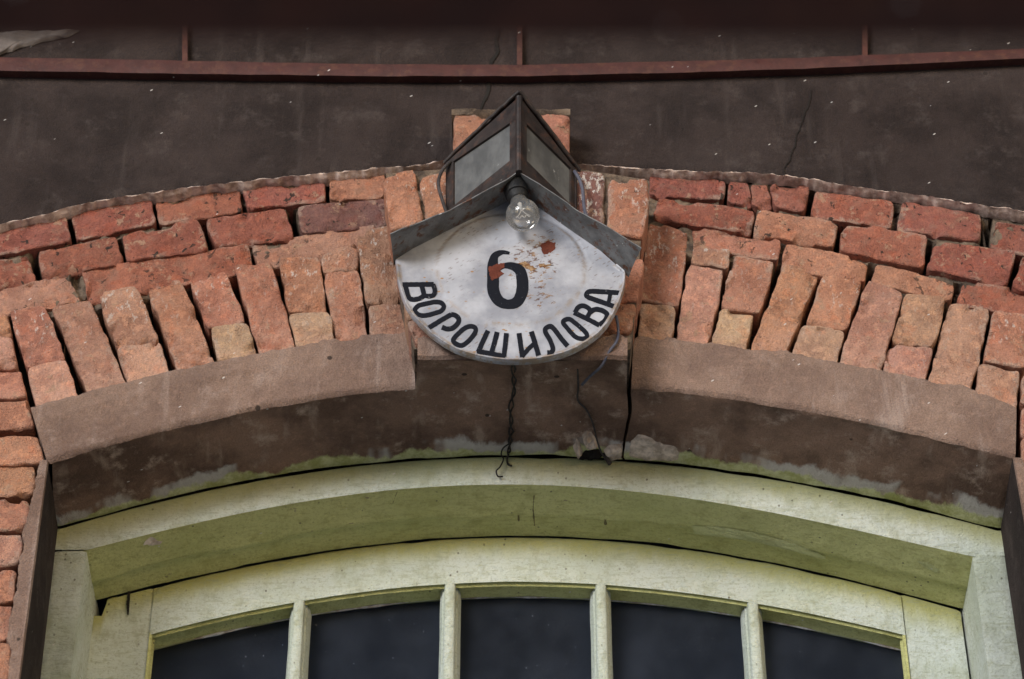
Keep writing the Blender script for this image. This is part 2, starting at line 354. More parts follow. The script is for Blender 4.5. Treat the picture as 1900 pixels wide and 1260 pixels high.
T = dict(r=(.345, .130, .092), o=(.47, .232, .150), t=(.53, .345, .235), p=(.53, .295, .215), d=(.23, .12, .102), m=(.47, .23, .155), g=(.45, .255, .178), k=(.325, .125, .096))
rng = random.Random(7)
def brick(mb, quad, Y=0.0, tint='r', depth=.06, r=.0022, pale=0.0, speck=1.0, white=0.0, res=.0055, world=False, amp=1.0):
    """one weathered brick: rounded, chipped front face plus its four sides"""
    q = np.asarray(quad, float) if world else PL(quad, Y)
    tl, tr, br, bl = q
    wdt = .5*(np.linalg.norm(tr-tl)+np.linalg.norm(br-bl)); hgt = .5*(np.linalg.norm(bl-tl)+np.linalg.norm(br-tr))
    seed = rng.uniform(0, 90); lo = rng.uniform(-.0035, .0035)*amp; tx = rng.uniform(-.02, .02); tz = rng.uniform(-.022, .022)
    def samples(L):
        e = [0, .0012/L, .003/L, .006/L]
        n = max(4, int(L/res)); mid = np.linspace(.0105/L, 1-.0105/L, n)
        return np.r_[e, mid, [1-v for v in e[::-1]]]
    ss, ts = samples(wdt), samples(hgt)
    base = np.array(T[tint]) if isinstance(tint, str) else np.array(tint)
    base = base*(1+rng.uniform(-.09, .09)); base[1] *= 1+rng.uniform(-.06, .06)
    ku, kv = .0030/wdt, .0030/hgt
    cx_ = (tl+tr+br+bl)/4
    grow = .0020
    tl, tr, br, bl = [p+np.array([math.copysign(grow, p[0]-cx_[0]), 0, math.copysign(grow, p[2]-cx_[2])]) for p in (tl, tr, br, bl)]
    rows, aux, cols4 = [], [], []
    for t in ts:
        row = []
        for s in ss:
            u, v = 2*s-1, 2*t-1
            u2 = u*(1-2*ku*abs(v)**9); v2 = v*(1-2*kv*abs(u)**(12 if wdt > hgt else 8))
            s2, t2 = (u2+1)/2, (v2+1)/2
            p = (tl*(1-s2)+tr*s2)*(1-t2)+(bl*(1-s2)+br*s2)*t2
            d = min(s*wdt, (1-s)*wdt, t*hgt, (1-t)*hgt)
            rr = r*(1+.9*fbm(p, 22, 2, seed)); rr = max(.0014, rr)
            y = 0.0
            if d < rr: y = rr-math.sqrt(max(0, rr*rr-(rr-d)**2))
            j = max(0.0, 1-d/.02)
            o1, o2 = fbm(p, 26, 3, seed+5), fbm(p, 26, 3, seed+15)
            p = p+np.array([o1*.0034*j, 0, o2*.0034*j])*amp
            y += .0026*amp*fbm(p, 30, 4, seed)+.0010*fbm(p, 120, 2, seed)
            chip = fbm(p, 17, 3, seed+33)
            if chip > .30 and d < .022: y += min(.010, (chip-.30)*.09)*(1-d/.022)
            y += lo+tx*(s-.5)*wdt+tz*(t-.5)*hgt
            row.append(p+np.array([0, y, 0])); cols4.append(tuple(base)+(max(0.0, 1-d/.014),))
            aux.append((pale*max(0.0, min(1.0, (t-.45)/.5)), speck, white*max(0.0, 1-abs(t-.25)*1.2)))
        rows.append(row)
    g = np.array(rows)
    mb.grid(g, cols4, aux, flip=True)
    ring = [g[0, j] for j in range(len(ss))]+[g[i, -1] for i in range(1, len(ts))]+[g[-1, j] for j in range(len(ss)-2, -1, -1)]+[g[i, 0] for i in range(len(ts)-2, 0, -1)]
    m = len(ring); back = [p+np.array([0, depth, 0]) for p in ring]
    mb.add(ring+back, [(i, i+m, (i+1) % m+m, (i+1) % m) for i in range(m)], tuple(base), [(0, speck, 0)]*(2*m))

# outer arch courses --------------------------------------------------------
ob = {0: MB(), 1: MB()}   # (left and right of the keystone)
A = [[(-62,445),(120,402),(132,446),(-62,486)],[(134,394),(277,370),(289,415),(142,444)],[(288,370),(441,350),(448,392),(296,413)],
     [(450,350),(600,331),(601,371),(461,389)],[(613,332),(712,322),(711,366),(614,371)],[(1206,326),(1345,336),(1340,371),(1207,361)],
     [(1355,336),(1388,341),(1394,382),(1349,373)],[(1393,341),(1423,344),(1433,384),(1400,379)],[(1433,343),(1500,343),(1492,394),(1438,385)],
     [(1513,354),(1657,376),(1653,423),(1508,399)],[(1676,376),(1822,398),(1817,447),(1668,427)],[(1848,409),(1962,428),(1962,481),(1840,457)]]
for q, t in zip(A, 'krrkmkkkkrkk'): brick(ob[q[0][0] > 950], q, .004, t, speck=1.0)
B = [[(-62,490),(48,471),(68,518),(-62,551)],[(71,467),(212,440),(229,487),(81,513)],[(227,440),(366,405),(388,463),(237,484)],
     [(384,405),(525,386),(545,438),(400,455)],[(553,381),(712,366),(720,415),(560,432)],[(1224,366),(1398,391),(1390,432),(1213,404)],
     [(1412,390),(1557,411),(1542,458),(1400,434)],[(1570,414),(1720,439),(1710,496),(1557,465)],[(1735,447),(1886,469),(1867,529),(1721,496)],
     [(1897,478),(1962,490),(1962,555),(1881,535)]]
for q, t in zip(B, 'rrrrdrmrrr'): brick(ob[q[0][0] > 950], q, 0, t, r=.0026)
Cq = [[(-62,552),(124,511),(152,556),(-62,600)],[(150,501),(456,453),(472,505),(170,560)],[(470,452),(716,413),(700,470),(480,500)],
      [(1283,420),(1449,449),(1440,486),(1300,462)],[(1460,454),(1611,486),(1602,525),(1450,498)],[(1629,488),(1771,527),(1762,560),(1617,525)],
      [(1788,521),(1962,556),(1962,600),(1776,565)]]
for q, t in zip(Cq, 'grgmmmr'): brick(ob[q[0][0] > 950], q, .006, t, speck=.8)
for q in ob.values(): q.build('outer_arch_courses', BRICK, house)

vb = {0: MB(), 1: MB()}
V = [  # (quad, tint, pale end)
 ([(17,577),(82,567),(121,664),(51,677)],'m',0),([(51,681),(124,669),(147,742),(71,756)],'p',1),([(96,568),(171,554),(237,720),(163,735)],'g',1),
 ([(181,546),(252,531),(293,631),(219,642)],'g',0),([(217,645),(295,633),(316,699),(240,716)],'p',.7),([(273,531),(338,518),(400,680),(331,696)],'m',1),
 ([(352,516),(418,505),(455,597),(388,607)],'m',0),([(391,611),(456,601),(477,668),(410,678)],'t',.8),([(436,493),(503,485),(549,656),(485,665)],'o',1),
 ([(520,476),(591,477),(605,575),(535,578)],'m',0),([(537,582),(610,580),(618,638),(552,650)],'t',1),([(595,476),(661,449),(664,498),(601,505)],'g',0),
 ([(601,507),(665,500),(682,640),(630,647)],'m',1),([(663,437),(727,417),(741,560),(682,564)],'g',0),([(684,568),(743,562),(757,630),(690,632)],'g',.5),
 ([(1207,406),(1277,432),(1260,567),(1189,554)],'m',0),([(1189,563),(1254,570),(1240,640),(1185,630)],'t',1),([(1288,443),(1354,464),(1349,498),(1282,486)],'g',0),
 ([(1280,490),(1345,500),(1309,650),(1255,630)],'p',.8),([(1365,470),(1437,481),(1409,579),(1337,567)],'m',.3),([(1340,573),(1399,582),(1379,660),(1319,645)],'t',.8),
 ([(1452,489),(1521,502),(1455,664),(1388,660)],'o',.9),([(1527,506),(1600,518),(1569,611),(1498,598)],'m',0),([(1493,601),(1567,617),(1548,684),(1468,666)],'t',.7),
 ([(1607,522),(1675,543),(1629,700),(1554,684)],'p',.9),([(1682,544),(1755,553),(1731,644),(1656,632)],'g',.2),([(1650,639),(1731,648),(1712,716),(1638,702)],'p',1),
 ([(1763,560),(1837,569),(1802,722),(1721,718)],'p',.9),([(1845,574),(1912,582),(1902,682),(1826,668)],'m',0),([(1819,675),(1895,687),(1879,775),(1812,742)],'p',1)]
for q, t, pl in V: brick(vb[q[0][0] > 950], q, 0, t, depth=.085, r=.0024, pale=pl, speck=.25, white=.75 if pl == 0 else .3)
for q in vb.values(): q.build('voussoir_course', BRICK, house)

# jamb courses left and right of the window ---------------------------------
jb = {0: MB(), 1: MB()}
J = [(566,619,12,19),(623,679,20,31),(682,737,33,49),(741,790,50,62),(812,860,70,80),(863,913,64,60),(928,980,54,50),(990,1046,40,36),(1057,1115,28,24),(1122,1185,20,16),(1196,1262,20,16),(1274,1340,20,15)]
for i, (y0, y1, xa, xb) in enumerate(J):
    brick(jb[0], [(-165-10*(i % 3), y0+10), (xa, y0), (xb, y1), (-165-10*(i % 3), y1+10)], .004, 'opmmoompmmom'[i], pale=.4, speck=.3, r=.003)
    xr = 1897 if i < 4 else 1903+max(0, y0-860)*.17
    brick(jb[1], [(xr, y0+132 if i < 4 else y0), (xr+110, y0+140 if i < 4 else y0+8), (xr+110, y1+140 if i < 4 else y1+8), (xr-2, y1+132 if i < 4 else y1)], .002, 'ompooomommoo'[i], pale=.4, speck=.3, r=.003)
xb = {0: MB(), 1: MB()}
for sgn in (-1, 1):            # plain courses further out, beyond the photo's edge
    for k in range(26):
        z0 = -1.45+k*.074; off = .06 if k % 2 else 0
        if z0 > .36: continue
        for j in range(4):
            x0 = (.958 if z0 > P(1900, 640)[2] else 1.075)+j*.155+(off if z0 <= P(1900, 640)[2] or j else 0); x1 = x0+.143
            a, b2 = (x0, x1) if sgn > 0 else (-x1, -x0)
            brick(xb[sgn > 0], [(a,.002,z0+.062),(b2,.002,z0+.062),(b2,.002,z0),(a,.002,z0)], .002, 'romgok'[(k*3+j) % 6], world=True, res=.016)
for q in jb.values(): q.build('jamb_brickwork', BRICK, house)
for q in xb.values(): q.build('wall_brickwork', BRICK, house)

# render, soffit, reveals ---------------------------------------------------
band_bot = [(97,858),(129,849),(190,831),(262,811),(333,795),(400,779),(475,763),(570,744),(666,729),(770,719),(1169,722),(1283,732),(1388,750),(1500,766),(1619,786),(1714,807),(1786,826),(1879,854)]
INTR = arc(band_bot, 0.0, 4, n=260)                            # front edge of the intrados
frame_top = [(113,980),(198,954),(278,931),(357,915),(476,891),(595,871),(700,861),(798,851),(917,845),(1076,849),(1195,855),(1300,867),(1359,877),(1478,897),(1597,919),(1716,946),(1851,982)]
YF = .18
FT = arc(frame_top, YF, 4, n=260)

joints = []
for row in (A[:5], A[5:], B[:5], B[5:], Cq[:3], Cq[3:]):
    for q0, q1 in zip(row[:-1], row[1:]):
        w_ = PL(q0), PL(q1); joints.append(((w_[0][1]+w_[1][0])/2, (w_[0][2]+w_[1][3])/2))
JA = np.array([j_[0][[0, 2]] for j_ in joints]); JB = np.array([j_[1][[0, 2]] for j_ in joints]); JD = JB-JA; JL = (JD**2).sum(1)
def jdist(x, z):
    p = np.array([x, z]); t = np.clip(((p-JA)*JD).sum(1)/JL, .0, 1.0)
    return np.sqrt((((JA+JD*t[:, None])-p)**2).sum(1).min())
mo = MB()
xs = np.r_[np.linspace(-1.9, -1.0, 30), np.linspace(-.99, .99, 520), np.linspace(1.0, 1.9, 30)]
cols = []
for x in xs:
    zi = np.interp(x, INTR[:, 0], INTR[:, 2])
    inside = INTR[0, 0]-.012 < x < INTR[-1, 0]+.012
    zb = zi+.004 if inside else -1.7
    zs = np.r_[np.linspace(zb, zi+.30, 50) if inside else np.linspace(zb, zi+.30, 110), np.linspace(zi+.304, .40, 90) if inside else np.linspace(zi+.304, .42, 30)[0:30]]
    zs = np.r_[zs, [.5, .62]] if inside else np.r_[zs, [.5, .62]]
    zs = np.interp(np.linspace(0, 1, 170), np.linspace(0, 1, len(zs)), zs)
    col = []
    for z in zs:
        p = (x, 0, z)
        deep = max(0, min(1, (zi+.325-z)/.012))
        if z > .0 and abs(x) < 1: deep = max(deep, max(0, min(1, (.0085-jdist(x, z))/.003))*(1 if fbm(p, 16, 2, 21) > -.25 else .2))
        if abs(x) > .87 and z < zi+.05: deep = .10
        jm = abs(x) > .83 and z < zi+.05
        col.append((x, (.0065 if jm else .0135)+.056*deep+.007*fbm(p, 34, 4, 3)+.003*fbm(p, 110, 2, 9), z))
    cols.append(col)
mo.grid(np.array(cols))
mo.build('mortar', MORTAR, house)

# rendered frieze above the arch, eave shade put into its dark colour
fr_l = [(-420,520),(-200,478),(-62,444),(0,428),(31,420),(95,406),(143,391),(214,377),(286,367),(400,352),(523,339),(594,332),(713,321),(770,318),(832,306),(960,300),(1068,314),(1125,318),(1180,322),(1260,327),(1330,328),(1412,332),(1500,341),(1548,350),(1643,365),(1714,373),(1786,386),(1900,402),(1962,413),(2120,448),(2320,495)]
fm = MB(); low = resample(PL(fr_l, 0), 700); xs = np.linspace(low[0, 0], low[-1, 0], 700); low = atx(low, xs)
rows = []
NV = 70
ZT = 1.25
for i in range(NV):
    v = (i/(NV-1))**1.3
    row = []
    for p in low:
        z0 = p[2]+.0035*fbm(p, 40, 4, 2)
        z = z0*(1-v)+ZT*v
        y = -.014+.0012*fbm((p[0], 0, z), 7, 4, 6)
        if i == 0: y = .012
        row.append((p[0], y, z))
    rows.append(row)
g = np.array(rows)
g[1, :, 2] = g[0, :, 2]+.0005; g[1, :, 1] = -.011; g[2, :, 2] = np.maximum(g[2, :, 2], g[1, :, 2]+.002)
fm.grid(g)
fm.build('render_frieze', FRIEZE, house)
# broken pale lip of mortar along the frieze's lower edge
lm = MB(); rows = []
seg = atx(low, np.linspace(P(-62, 444)[0], P(1962, 413)[0], 900))
for i, (dy, dz) in enumerate([(.002, .004), (-.0125, .002), (-.0140, .0), (-.011, -.0012), (-.0065, -.003), (-.003, -.0048), (.012, -.006)]):
    row = []
    for p in seg:
        w = max(.12, min(1.25, .62+1.0*fbm(p, 14, 4, 12)))
        row.append((p[0], dy+.0018*fbm(p, 60, 3, 4+i)*(0 < i < 6), p[2]+.0035*fbm(p, 40, 4, 2)+(dz*w if dz < 0 else dz)+.0012*fbm(p, 80, 3, i)))
    rows.append(row)
lm.grid(np.array(rows))
lm.build('mortar_lip', SANDY, house)

def band(top, x0px, x1px, yedge0, yedge1):
    """light cement band between the voussoirs and the intrados"""
    mb = MB()
    tp = PL(top, 0); n = 420
    fit_ = np.polyval(np.polyfit(tp[:, 0], tp[:, 2], 2), tp[:, 0]); tp[:, 2] = fit_+.30*(tp[:, 2]-fit_)+.0035
    xa = np.linspace(P(*x0px)[0], P(*x1px)[0], n)               # along bottom
    xt = np.linspace(tp[0, 0], tp[-1, 0], n)
    bot = atx(INTR, xa); tpp = atx(tp, xt)
    nv = 26; rows = []
    for i in range(nv):
        v = i/(nv-1); row = []
        for k in range(n):
            a, b_ = tpp[k], bot[k]
            zz = a[2]+.003*fbm(a, 55, 4, 8)
            p = np.array([a[0]*(1-v)+b_[0]*v, 0, zz*(1-v)+b_[2]*v])
            y = -.0065+.0022*fbm(p, 12, 4, 1)+.0007*fbm(p, 90, 2, 2)
            y -= .0035*max(0, 1-abs(v-.30)/.08)*(.5+fbm(p, 5, 2, 3))
            if i == 0: y = .012
            if i == 1: y = -.002; p = p*np.array([1, 1, 1])
            if i == nv-2: y += .0012; 
            if i == nv-1: y = .001; p[2] += .0022*fbm(p, 24, 4, 14)
            row.append((p[0], y, p[2]))
        rows.append(row)
    g = np.array(rows)
    g[1] = g[0]*.85+g[2]*.15; g[1, :, 1] = -.003
    mb.grid(g, flip=True)
    for c_, fl in ((0, False), (-1, True)):                     # end faces
        e = g[:, c_, :]; e2 = e.copy(); e2[:, 1] = .04
        mb.grid(np.stack([e, e2]), flip=fl)
    return mb.build('cement_band', BAND, house)
top_l = [(57,755),(71,753),(143,740),(164,731),(205,719),(240,713),(314,694),(343,693),(381,679),(401,675),(459,668),(482,660),(504,651),(518,656),(551,647),(590,640),(599,623),(623,620),(632,642),(666,635),(670,620),(690,620),(737,628),(761,623),(766,625)]
top_r = [(1176,644),(1186,623),(1231,635),(1238,620),(1252,623),(1264,637),(1305,644),(1317,636),(1345,647),(1371,654),(1388,656),(1436,657),(1460,645),(1469,656),(1502,673),(1548,675),(1557,682),(1607,694),(1633,692),(1667,701),(1705,710),(1719,709),(1740,718),(1769,706),(1776,694),(1798,711),(1810,718),(1814,732),(1833,740),(1852,751),(1879,766),(1888,775)]
band(top_l, (88,861), (771,719), 0, 0)
band(top_r, (1171,722), (1884,856), 0, 0)

# window-side render strips and reveals
for side in (0, 1):
    if side == 0:
        edge = PL([(97,858),(88,866),(78,951),(70,1016),(59,1104),(50,1161),(38,1256),(20,1400)], 0)
        outer = [(57,755),(75,812),(70,862),(62,914),(50,960),(38,1016),(30,1085),(20,1150),(14,1260),(0,1400)]
        back = PL([(105,960),(107,985),(98,1060),(90,1130),(80,1210),(70,1300),(60,1400)], YF)
    else:
        edge = PL([(1879,852),(1881,860),(1889,906),(1900,970),(1915,1056),(1933,1160),(1951,1260),(1976,1400)], 0)
        outer = [(1888,770),(1894,812),(1900,862),(1907,914),(1917,980),(1930,1046),(1944,1115),(1958,1184),(1972,1260),(1998,1400)]
        back = PL([(1856,960),(1858,985),(1868,1060),(1878,1130),(1890,1210),(1904,1300),(1918,1400)], YF)
    outer = PL(outer, 0)
    n = 160
    E, O, Bk = resample(edge, n), resample(outer, n), resample(back, n)
    zz = np.linspace(E[0, 2], E[-1, 2], n)
    def atz(c, zz=zz): o = np.argsort(c[:, 2]); return np.stack([np.interp(zz, c[o, 2], c[o, 0]), np.interp(zz, c[o, 2], c[o, 1]), zz], 1)
    Ez, Oz, Bz = atz(E), atz(O), atz(Bk)
    Ez[:, 0] = np.polyval(np.polyfit(zz, Ez[:, 0], 1), zz); Bz[:, 0] = np.polyval(np.polyfit(zz, Bz[:, 0], 1), zz)
    if side == 0: Oz = np.where(zz[:, None] > P(0, 780)[2], np.stack([np.interp(zz, [P(75,812)[2], P(57,755)[2]], [P(75,812)[0], P(57,755)[0]]), 0*zz, zz], 1), Oz)
    sm = MB(); rows = []
    for i in range(14):
        v = i/13; row = []
        for k in range(n):
            o = Oz[k].copy(); o[0] += .008*fbm(o, 28, 4, 5+side)
            p = o*(1-v)+Ez[k]*v
            y = -.005+.0022*fbm(p, 20, 4, 3)
            if i == 0: y = .014
            if i == 13: y = 0.0
            row.append((p[0], y, p[2]))
        rows.append(row)
    g = np.array(rows); sm.grid(g, flip=(side == 1))
    sm.build('render_strip', BAND, house)
    rm = MB(); rows = []
    for i in range(14):
        v = i/13; row = []
        for k in range(n):
            p = Ez[k]*(1-v)+Bz[k]*v
            p[0] += .0018*fbm(p, 14, 3, 2)*(1 if 0 < i < 13 else 0)
            row.append(p)
        rows.append(row)
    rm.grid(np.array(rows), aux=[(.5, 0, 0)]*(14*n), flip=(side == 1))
    rm.build('reveal', FRIEZE, house)  # darkened render again: the reveals' shade is put into the colour

# arch soffit in two pieces, parted by the crack beside the keystone
def soffit(u0, u1, crack_side):
    mb = MB(); n = 300; nv = 34
    xf = np.linspace(u0[0], u1[0], n); xb = np.linspace(u0[1], u1[1], n)
    f = atx(INTR, xf); bk = atx(FT, xb); bk[:, 1] = YF-.0006-.0030*np.array([max(0, .25+1.6*fbm(p, 9, 5, 31)) for p in bk])
    bk[:, 2] = bk[:, 2]+.0008
    rows, aux = [], []
    for i in range(nv):
        v = i/(nv-1)
        for k in range(n):
            p = f[k]*(1-v)+bk[k]*v
            if crack_side and 0 < v < 1:
                w = max(0, 1-(k if crack_side > 0 else n-1-k)/8)
                p[0] += w*(.0035*fbm(p, 18, 3, 4))+w*.004*math.sin(v*5)
            p[2] += .0022*fbm(p, 11, 4, 7) if i else 0
            rows.append(p); aux.append((max(0, YF-p[1]), 0, 0))
    mb.grid(np.array(rows).reshape(nv, n, 3), aux=aux, flip=True)
    e = np.array(rows).reshape(nv, n, 3)[-1]; e2 = e.copy(); e2[:, 2] += .03; e2[:, 1] -= .002; mb.grid(np.stack([e, e2]), flip=True, aux=[(.5, 0, 0)]*(2*n))
    e = np.array(rows).reshape(nv, n, 3)[:, 0 if crack_side > 0 else -1]; e2 = e.copy(); e2[:, 2] += .05
    mb.grid(np.stack([e, e2]), flip=(crack_side > 0), aux=[(.5, 0, 0)]*(2*nv))
    return mb.build('arch_soffit', SOFFIT, house)
xa, xb_ = P(97,858)[0], FT[0, 0]-.012
xe, xeb = P(1879,854)[0], FT[-1, 0]+.012
ck0, ck1 = P(1163,722)[0], P(1155,850,YF)[0]
soffit((xa, xb_), (ck0, ck1), -1)
soffit((ck0+.0075, ck1+.0045), (xe, xeb), 1)

# keystone: projecting block with its own bricks
YK = -.087
kb = MB()
kl = [(712,322),(728,425),(741,520),(757,600),(775,664)]; kr = [(1206,330),(1195,440),(1185,560),(1176,620),(1163,666)]
KQ = [([(712,323),(765,315),(785,411),(728,427)],'o',.35),([(781,328),(850,316),(856,396),(791,411)],'m',.5),([(1055,312),(1122,323),(1116,421),(1060,406)],'d',1.0),
      ([(1133,331),(1205,332),(1194,440),(1128,426)],'m',.5),([(843,214),(948,214),(948,306),(845,302)],'m',.1),([(953,214),(1055,214),(1055,300),(953,306)],'m',.1),
      ([(731,432),(840,428),(842,500),(742,505)],'m',0),([(744,510),(850,508),(852,585),(756,590)],'g',0),([(758,596),(868,592),(868,640),(772,640)],'g',0),
      ([(1090,470),(1193,478),(1182,556),(1090,556)],'o',0),([(1080,560),(1182,560),(1168,616),(1080,618)],'o',0)]
for q, t, w in KQ: brick(kb, q, YK, t, depth=.085, r=.004, white=w*1.5, speck=.6)
kobj = kb.build('keystone', BRICK, house)
km = MB()
poly = [(716,322),(850,312),(850,206),(1052,206),(1052,310),(1202,334),(1190,440),(1180,560),(1174,620),(1170,648),(768,648),(757,600),(741,520),(730,425)]
fr_ = PL(poly, YK+.010)
def fill(mb, loop, y1, **k):
    """extrude a closed outline (points share one y) back to y1 with a fan-free front"""
    m = len(loop); bk = [np.array([p[0], y1, p[2]]) for p in loop]
    mb.add(list(loop)+bk, [tuple(range(m))]+[(i, (i+1) % m, (i+1) % m+m, i+m) for i in range(m)][::1], **k)
fill(km, fr_, .03)
ko = km.build('keystone_mortar', MORTAR, kobj, False)
ks = MB()   # keystone underside, one horizontal sheet that continues the soffit forward
n = 120; xs0 = np.linspace(P(775,667,YK)[0], P(1164,667,YK)[0], n); rows = []
zf = P(970,668,YK)[2]
for i in range(16):
    v = i/15
    row = []
    for k in range(n):
        xb = P(770,719)[0]+(ck0-P(770,719)[0])*k/(n-1)
        x = xs0[k]*(1-v)+xb*v; zbk = np.interp(xb, INTR[:, 0], INTR[:, 2])
        p = np.array([x, YK*(1-v)+.012*v, zf*(1-v)+(zbk-.0005)*v]); p[2] += .002*fbm(p, 11, 4, 7)*(1 if i < 15 else 0)-.0008
        row.append(p)
    rows.append(row)
ks.grid(np.array(rows), aux=[(.5, 0, 0)]*(16*n), flip=True)
ks.build('keystone_underside', SOFFIT, kobj)
kp = MB()   # ragged render smeared along the keystone's foot
n = 160; rows = []
for i, (v, y) in enumerate([(0, .01), (.06, -.004), (.5, -.008), (.92, -.007), (1, 0.0)]):
    row = []
    for k in range(n):
        s = k/(n-1); px = 775+(1164-775)*s
        ytop = 622+14*fbm((px*.01, 0, 0), 1.4, 4, 3)+(18 if 840 < px < 1080 else 0)
        p = P(px, ytop*(1-v)+668*v, YK); p[1] += y+.003*fbm(p, 30, 4, 3)
        row.append(p)
    rows.append(row)
kp.grid(np.array(rows), flip=True)
kp.build('keystone_render', BAND, kobj)
kc = MB()   # mortar cap over the two top bricks
rows = []
for i, (py, y) in enumerate([(202, .08), (204, -.002), (209, -.008), (215, -.004), (219, .012)]):
    row = []
    for k in range(90):
        px = 838+(1058-838)*k/89; p = P(px, py+3*fbm((px*.02, i, 0), 1.6, 3, 1), YK); p[1] += y+.002*fbm(p, 60, 3, 1); row.append(p)
    rows.append(row)
kc.grid(np.array(rows), flip=True)
kc.build('mortar_cap', MORTAR, kobj)

# cracks in the render, broken plaster, bright old patch
def ribbon(mb, pts, Y, w, jag=.5, th=.0012, n=60, **k):
    q = resample(pts, n); w = np.interp(np.linspace(0, 1, n), np.linspace(0, 1, len(w)), w)
    L, R = [], []
    for i in range(n):
        t = q[min(i+1, n-1)]-q[max(i-1, 0)]; nn = np.array([-t[1], t[0]])/(np.linalg.norm(t)+1e-9)
        o = jag*4*fbm((q[i][0]*.05, q[i][1]*.05, 0), 1.0, 3, 1)
        c0 = q[i]+nn*o; L.append(P(*(c0+nn*w[i]*(.7+.6*abs(fbm((i*.3, 0, 1), 1, 2, 2)))), Y)); R.append(P(*(c0-nn*w[i]), Y))
    f0 = np.stack([L, R]); b0 = f0+np.array([0, th, 0])
    mb.grid(f0, **k); mb.grid(np.stack([b0[0], f0[0]]), **k); mb.grid(np.stack([f0[1], b0[1]]), **k)
cm = MB()
ribbon(cm, [(926,40),(920,75),(923,95),(912,115),(905,145),(906,170),(898,186),(891,206)], -.0162, [2.2, 3.4, 3, 3.6, 4, 3, 1.6])
cm.build('render_crack', DARK, house); cm = MB()
ribbon(cm, [(1507,165),(1503,185),(1490,222),(1478,250),(1470,285),(1459,305),(1454,332)], -.0162, [.5, 1.2, .9, .7, 1.0, .7, .5], 1.0)
cm.build('render_crack', DARK, house)
pm = MB()
def blob(mb, pts, Y, bulge=.008, seed=1, rings=6, **k):
    """low irregular scab of plaster from a traced outline"""
    q = resample(list(pts)+[pts[0]], 61)[:-1]; c = q.mean(0); g = []
    for i in range(rings+1):
        f = 1-i/rings
        row = []
        for j in range(60):
            a = q[j]+2.2*np.array([fbm((q[j][0]*.06, q[j][1]*.06, 0), 1, 3, seed), fbm((q[j][0]*.06, q[j][1]*.06, 3), 1, 3, seed)])
            p2 = c+(a-c)*(f if f > 0 else .001); p = P(p2[0], p2[1], Y)
            p[1] -= bulge*(1-f**3)*(1+.8*fbm(p, 40, 3, seed)) if i else -.004
            row.append(p)
        row.append(row[0]); g.append(row)
    mb.grid(np.array(g), **k)
blob(pm, [(-30,58),(60,56),(150,52),(128,66),(88,73),(48,84),(20,92),(6,98),(-30,108)], -.02, .006, 3)
pm.build('pale_render_scar', SCAR, house)

def soffpt(px, py, drop=0.0):
    """point on the arch soffit (between its front and back edge) seen at this pixel"""
    for Y in np.linspace(YK, YF+.02, 400):
        p = P(px, py, Y); x = p[0]
        zf_, zb_ = np.interp(x, INTR[:, 0], INTR[:, 2]), np.interp(x, FT[:, 0], FT[:, 2])
        z = (zf_+(P(970, 668, YK)[2]-zf_)*Y/YK if abs(px-968) < 200 else zf_) if Y < 0 else zf_+(zb_-zf_)*Y/YF
        if p[2] >= z-1e-4: break
    p = p.copy(); p[2] -= drop
    return p
def scab(mb, pts, th, seed, n=60, rings=6):
    q = resample(list(pts)+[pts[0]], n+1)[:-1]; c = q.mean(0); g = []
    for i in range(rings+1):
        f = 1-i/rings; row = []
        for j in range(n):
            a = q[j]+2.5*np.array([fbm((q[j][0]*.07, q[j][1]*.07, 0), 1, 3, seed), fbm((q[j][0]*.07, q[j][1]*.07, 3), 1, 3, seed)])
            p2 = c+(a-c)*max(f, .001); p = soffpt(p2[0], p2[1])
            p[2] -= th*(1-f**4)*(1+.9*fbm(p, 45, 4, seed))-(.004 if i == 0 else 0)
            row.append(p)
        row.append(row[0]); g.append(row)
    mb.grid(np.array(g), flip=True)
sc = MB()
scab(sc, [(1160,846),(1166,815),(1178,801),(1200,806),(1222,820),(1240,824),(1258,830),(1267,842),(1262,856),(1230,858),(1195,856)], .0045, 2); sc.build('broken_plaster', PATCH, house); sc = MB()
scab(sc, [(1062,826),(1070,812),(1078,818),(1082,836),(1074,846)], .012, 5)
scab(sc, [(1080,806),(1088,797),(1098,800),(1108,815),(1110,828),(1092,832),(1083,820)], .014, 7)
scab(sc, [(1118,836),(1130,826),(1156,820),(1154,850),(1140,854),(1126,850)], .008, 9)
sc.build('broken_plaster', PATCH, house)

hb = MB(); scab(hb, [(1070,850),(1082,836),(1096,833),(1114,834),(1124,840),(1116,848),(1096,851)], .009, 11); hb.build('plaster_hole', DARK, house)
# eave of the roof above the picture, and the room behind the glass
em = MB(); em.box((-2.4, -.42, 1.02), (2.4, .02, 1.10)); em.box((-2.4, -.45, 1.03), (2.4, -.42, 1.22))
em.build('roof_eave', BEAM, house, False)
wc = MB(); a = INTR.copy(); a[:, 0] = np.linspace(INTR[0, 0]-.12, INTR[-1, 0]+.12, len(a)); a[:, 2] += .07; a[:, 1] = .03; c_ = a.copy(); c_[:, 1] = .45
t_ = c_.copy(); t_[:, 2] = 1.5
wc.grid(np.stack([a, c_, t_]), flip=True)
for x0, x1 in ((-2.4, INTR[0, 0]-.12), (INTR[-1, 0]+.12, 2.4)): wc.box((x0, .10, GROUND), (x1, .45, 1.5))
wc.box((INTR[0, 0]-.12, .10, GROUND), (INTR[-1, 0]+.12, .45, -1.62))
wc.build('wall_core', MORTAR, house, False)
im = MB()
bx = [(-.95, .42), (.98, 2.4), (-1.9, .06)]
(x0, x1), (y0, y1), (z0, z1) = (-.95, 1.0), (.42, 2.6), (-1.9, .02)
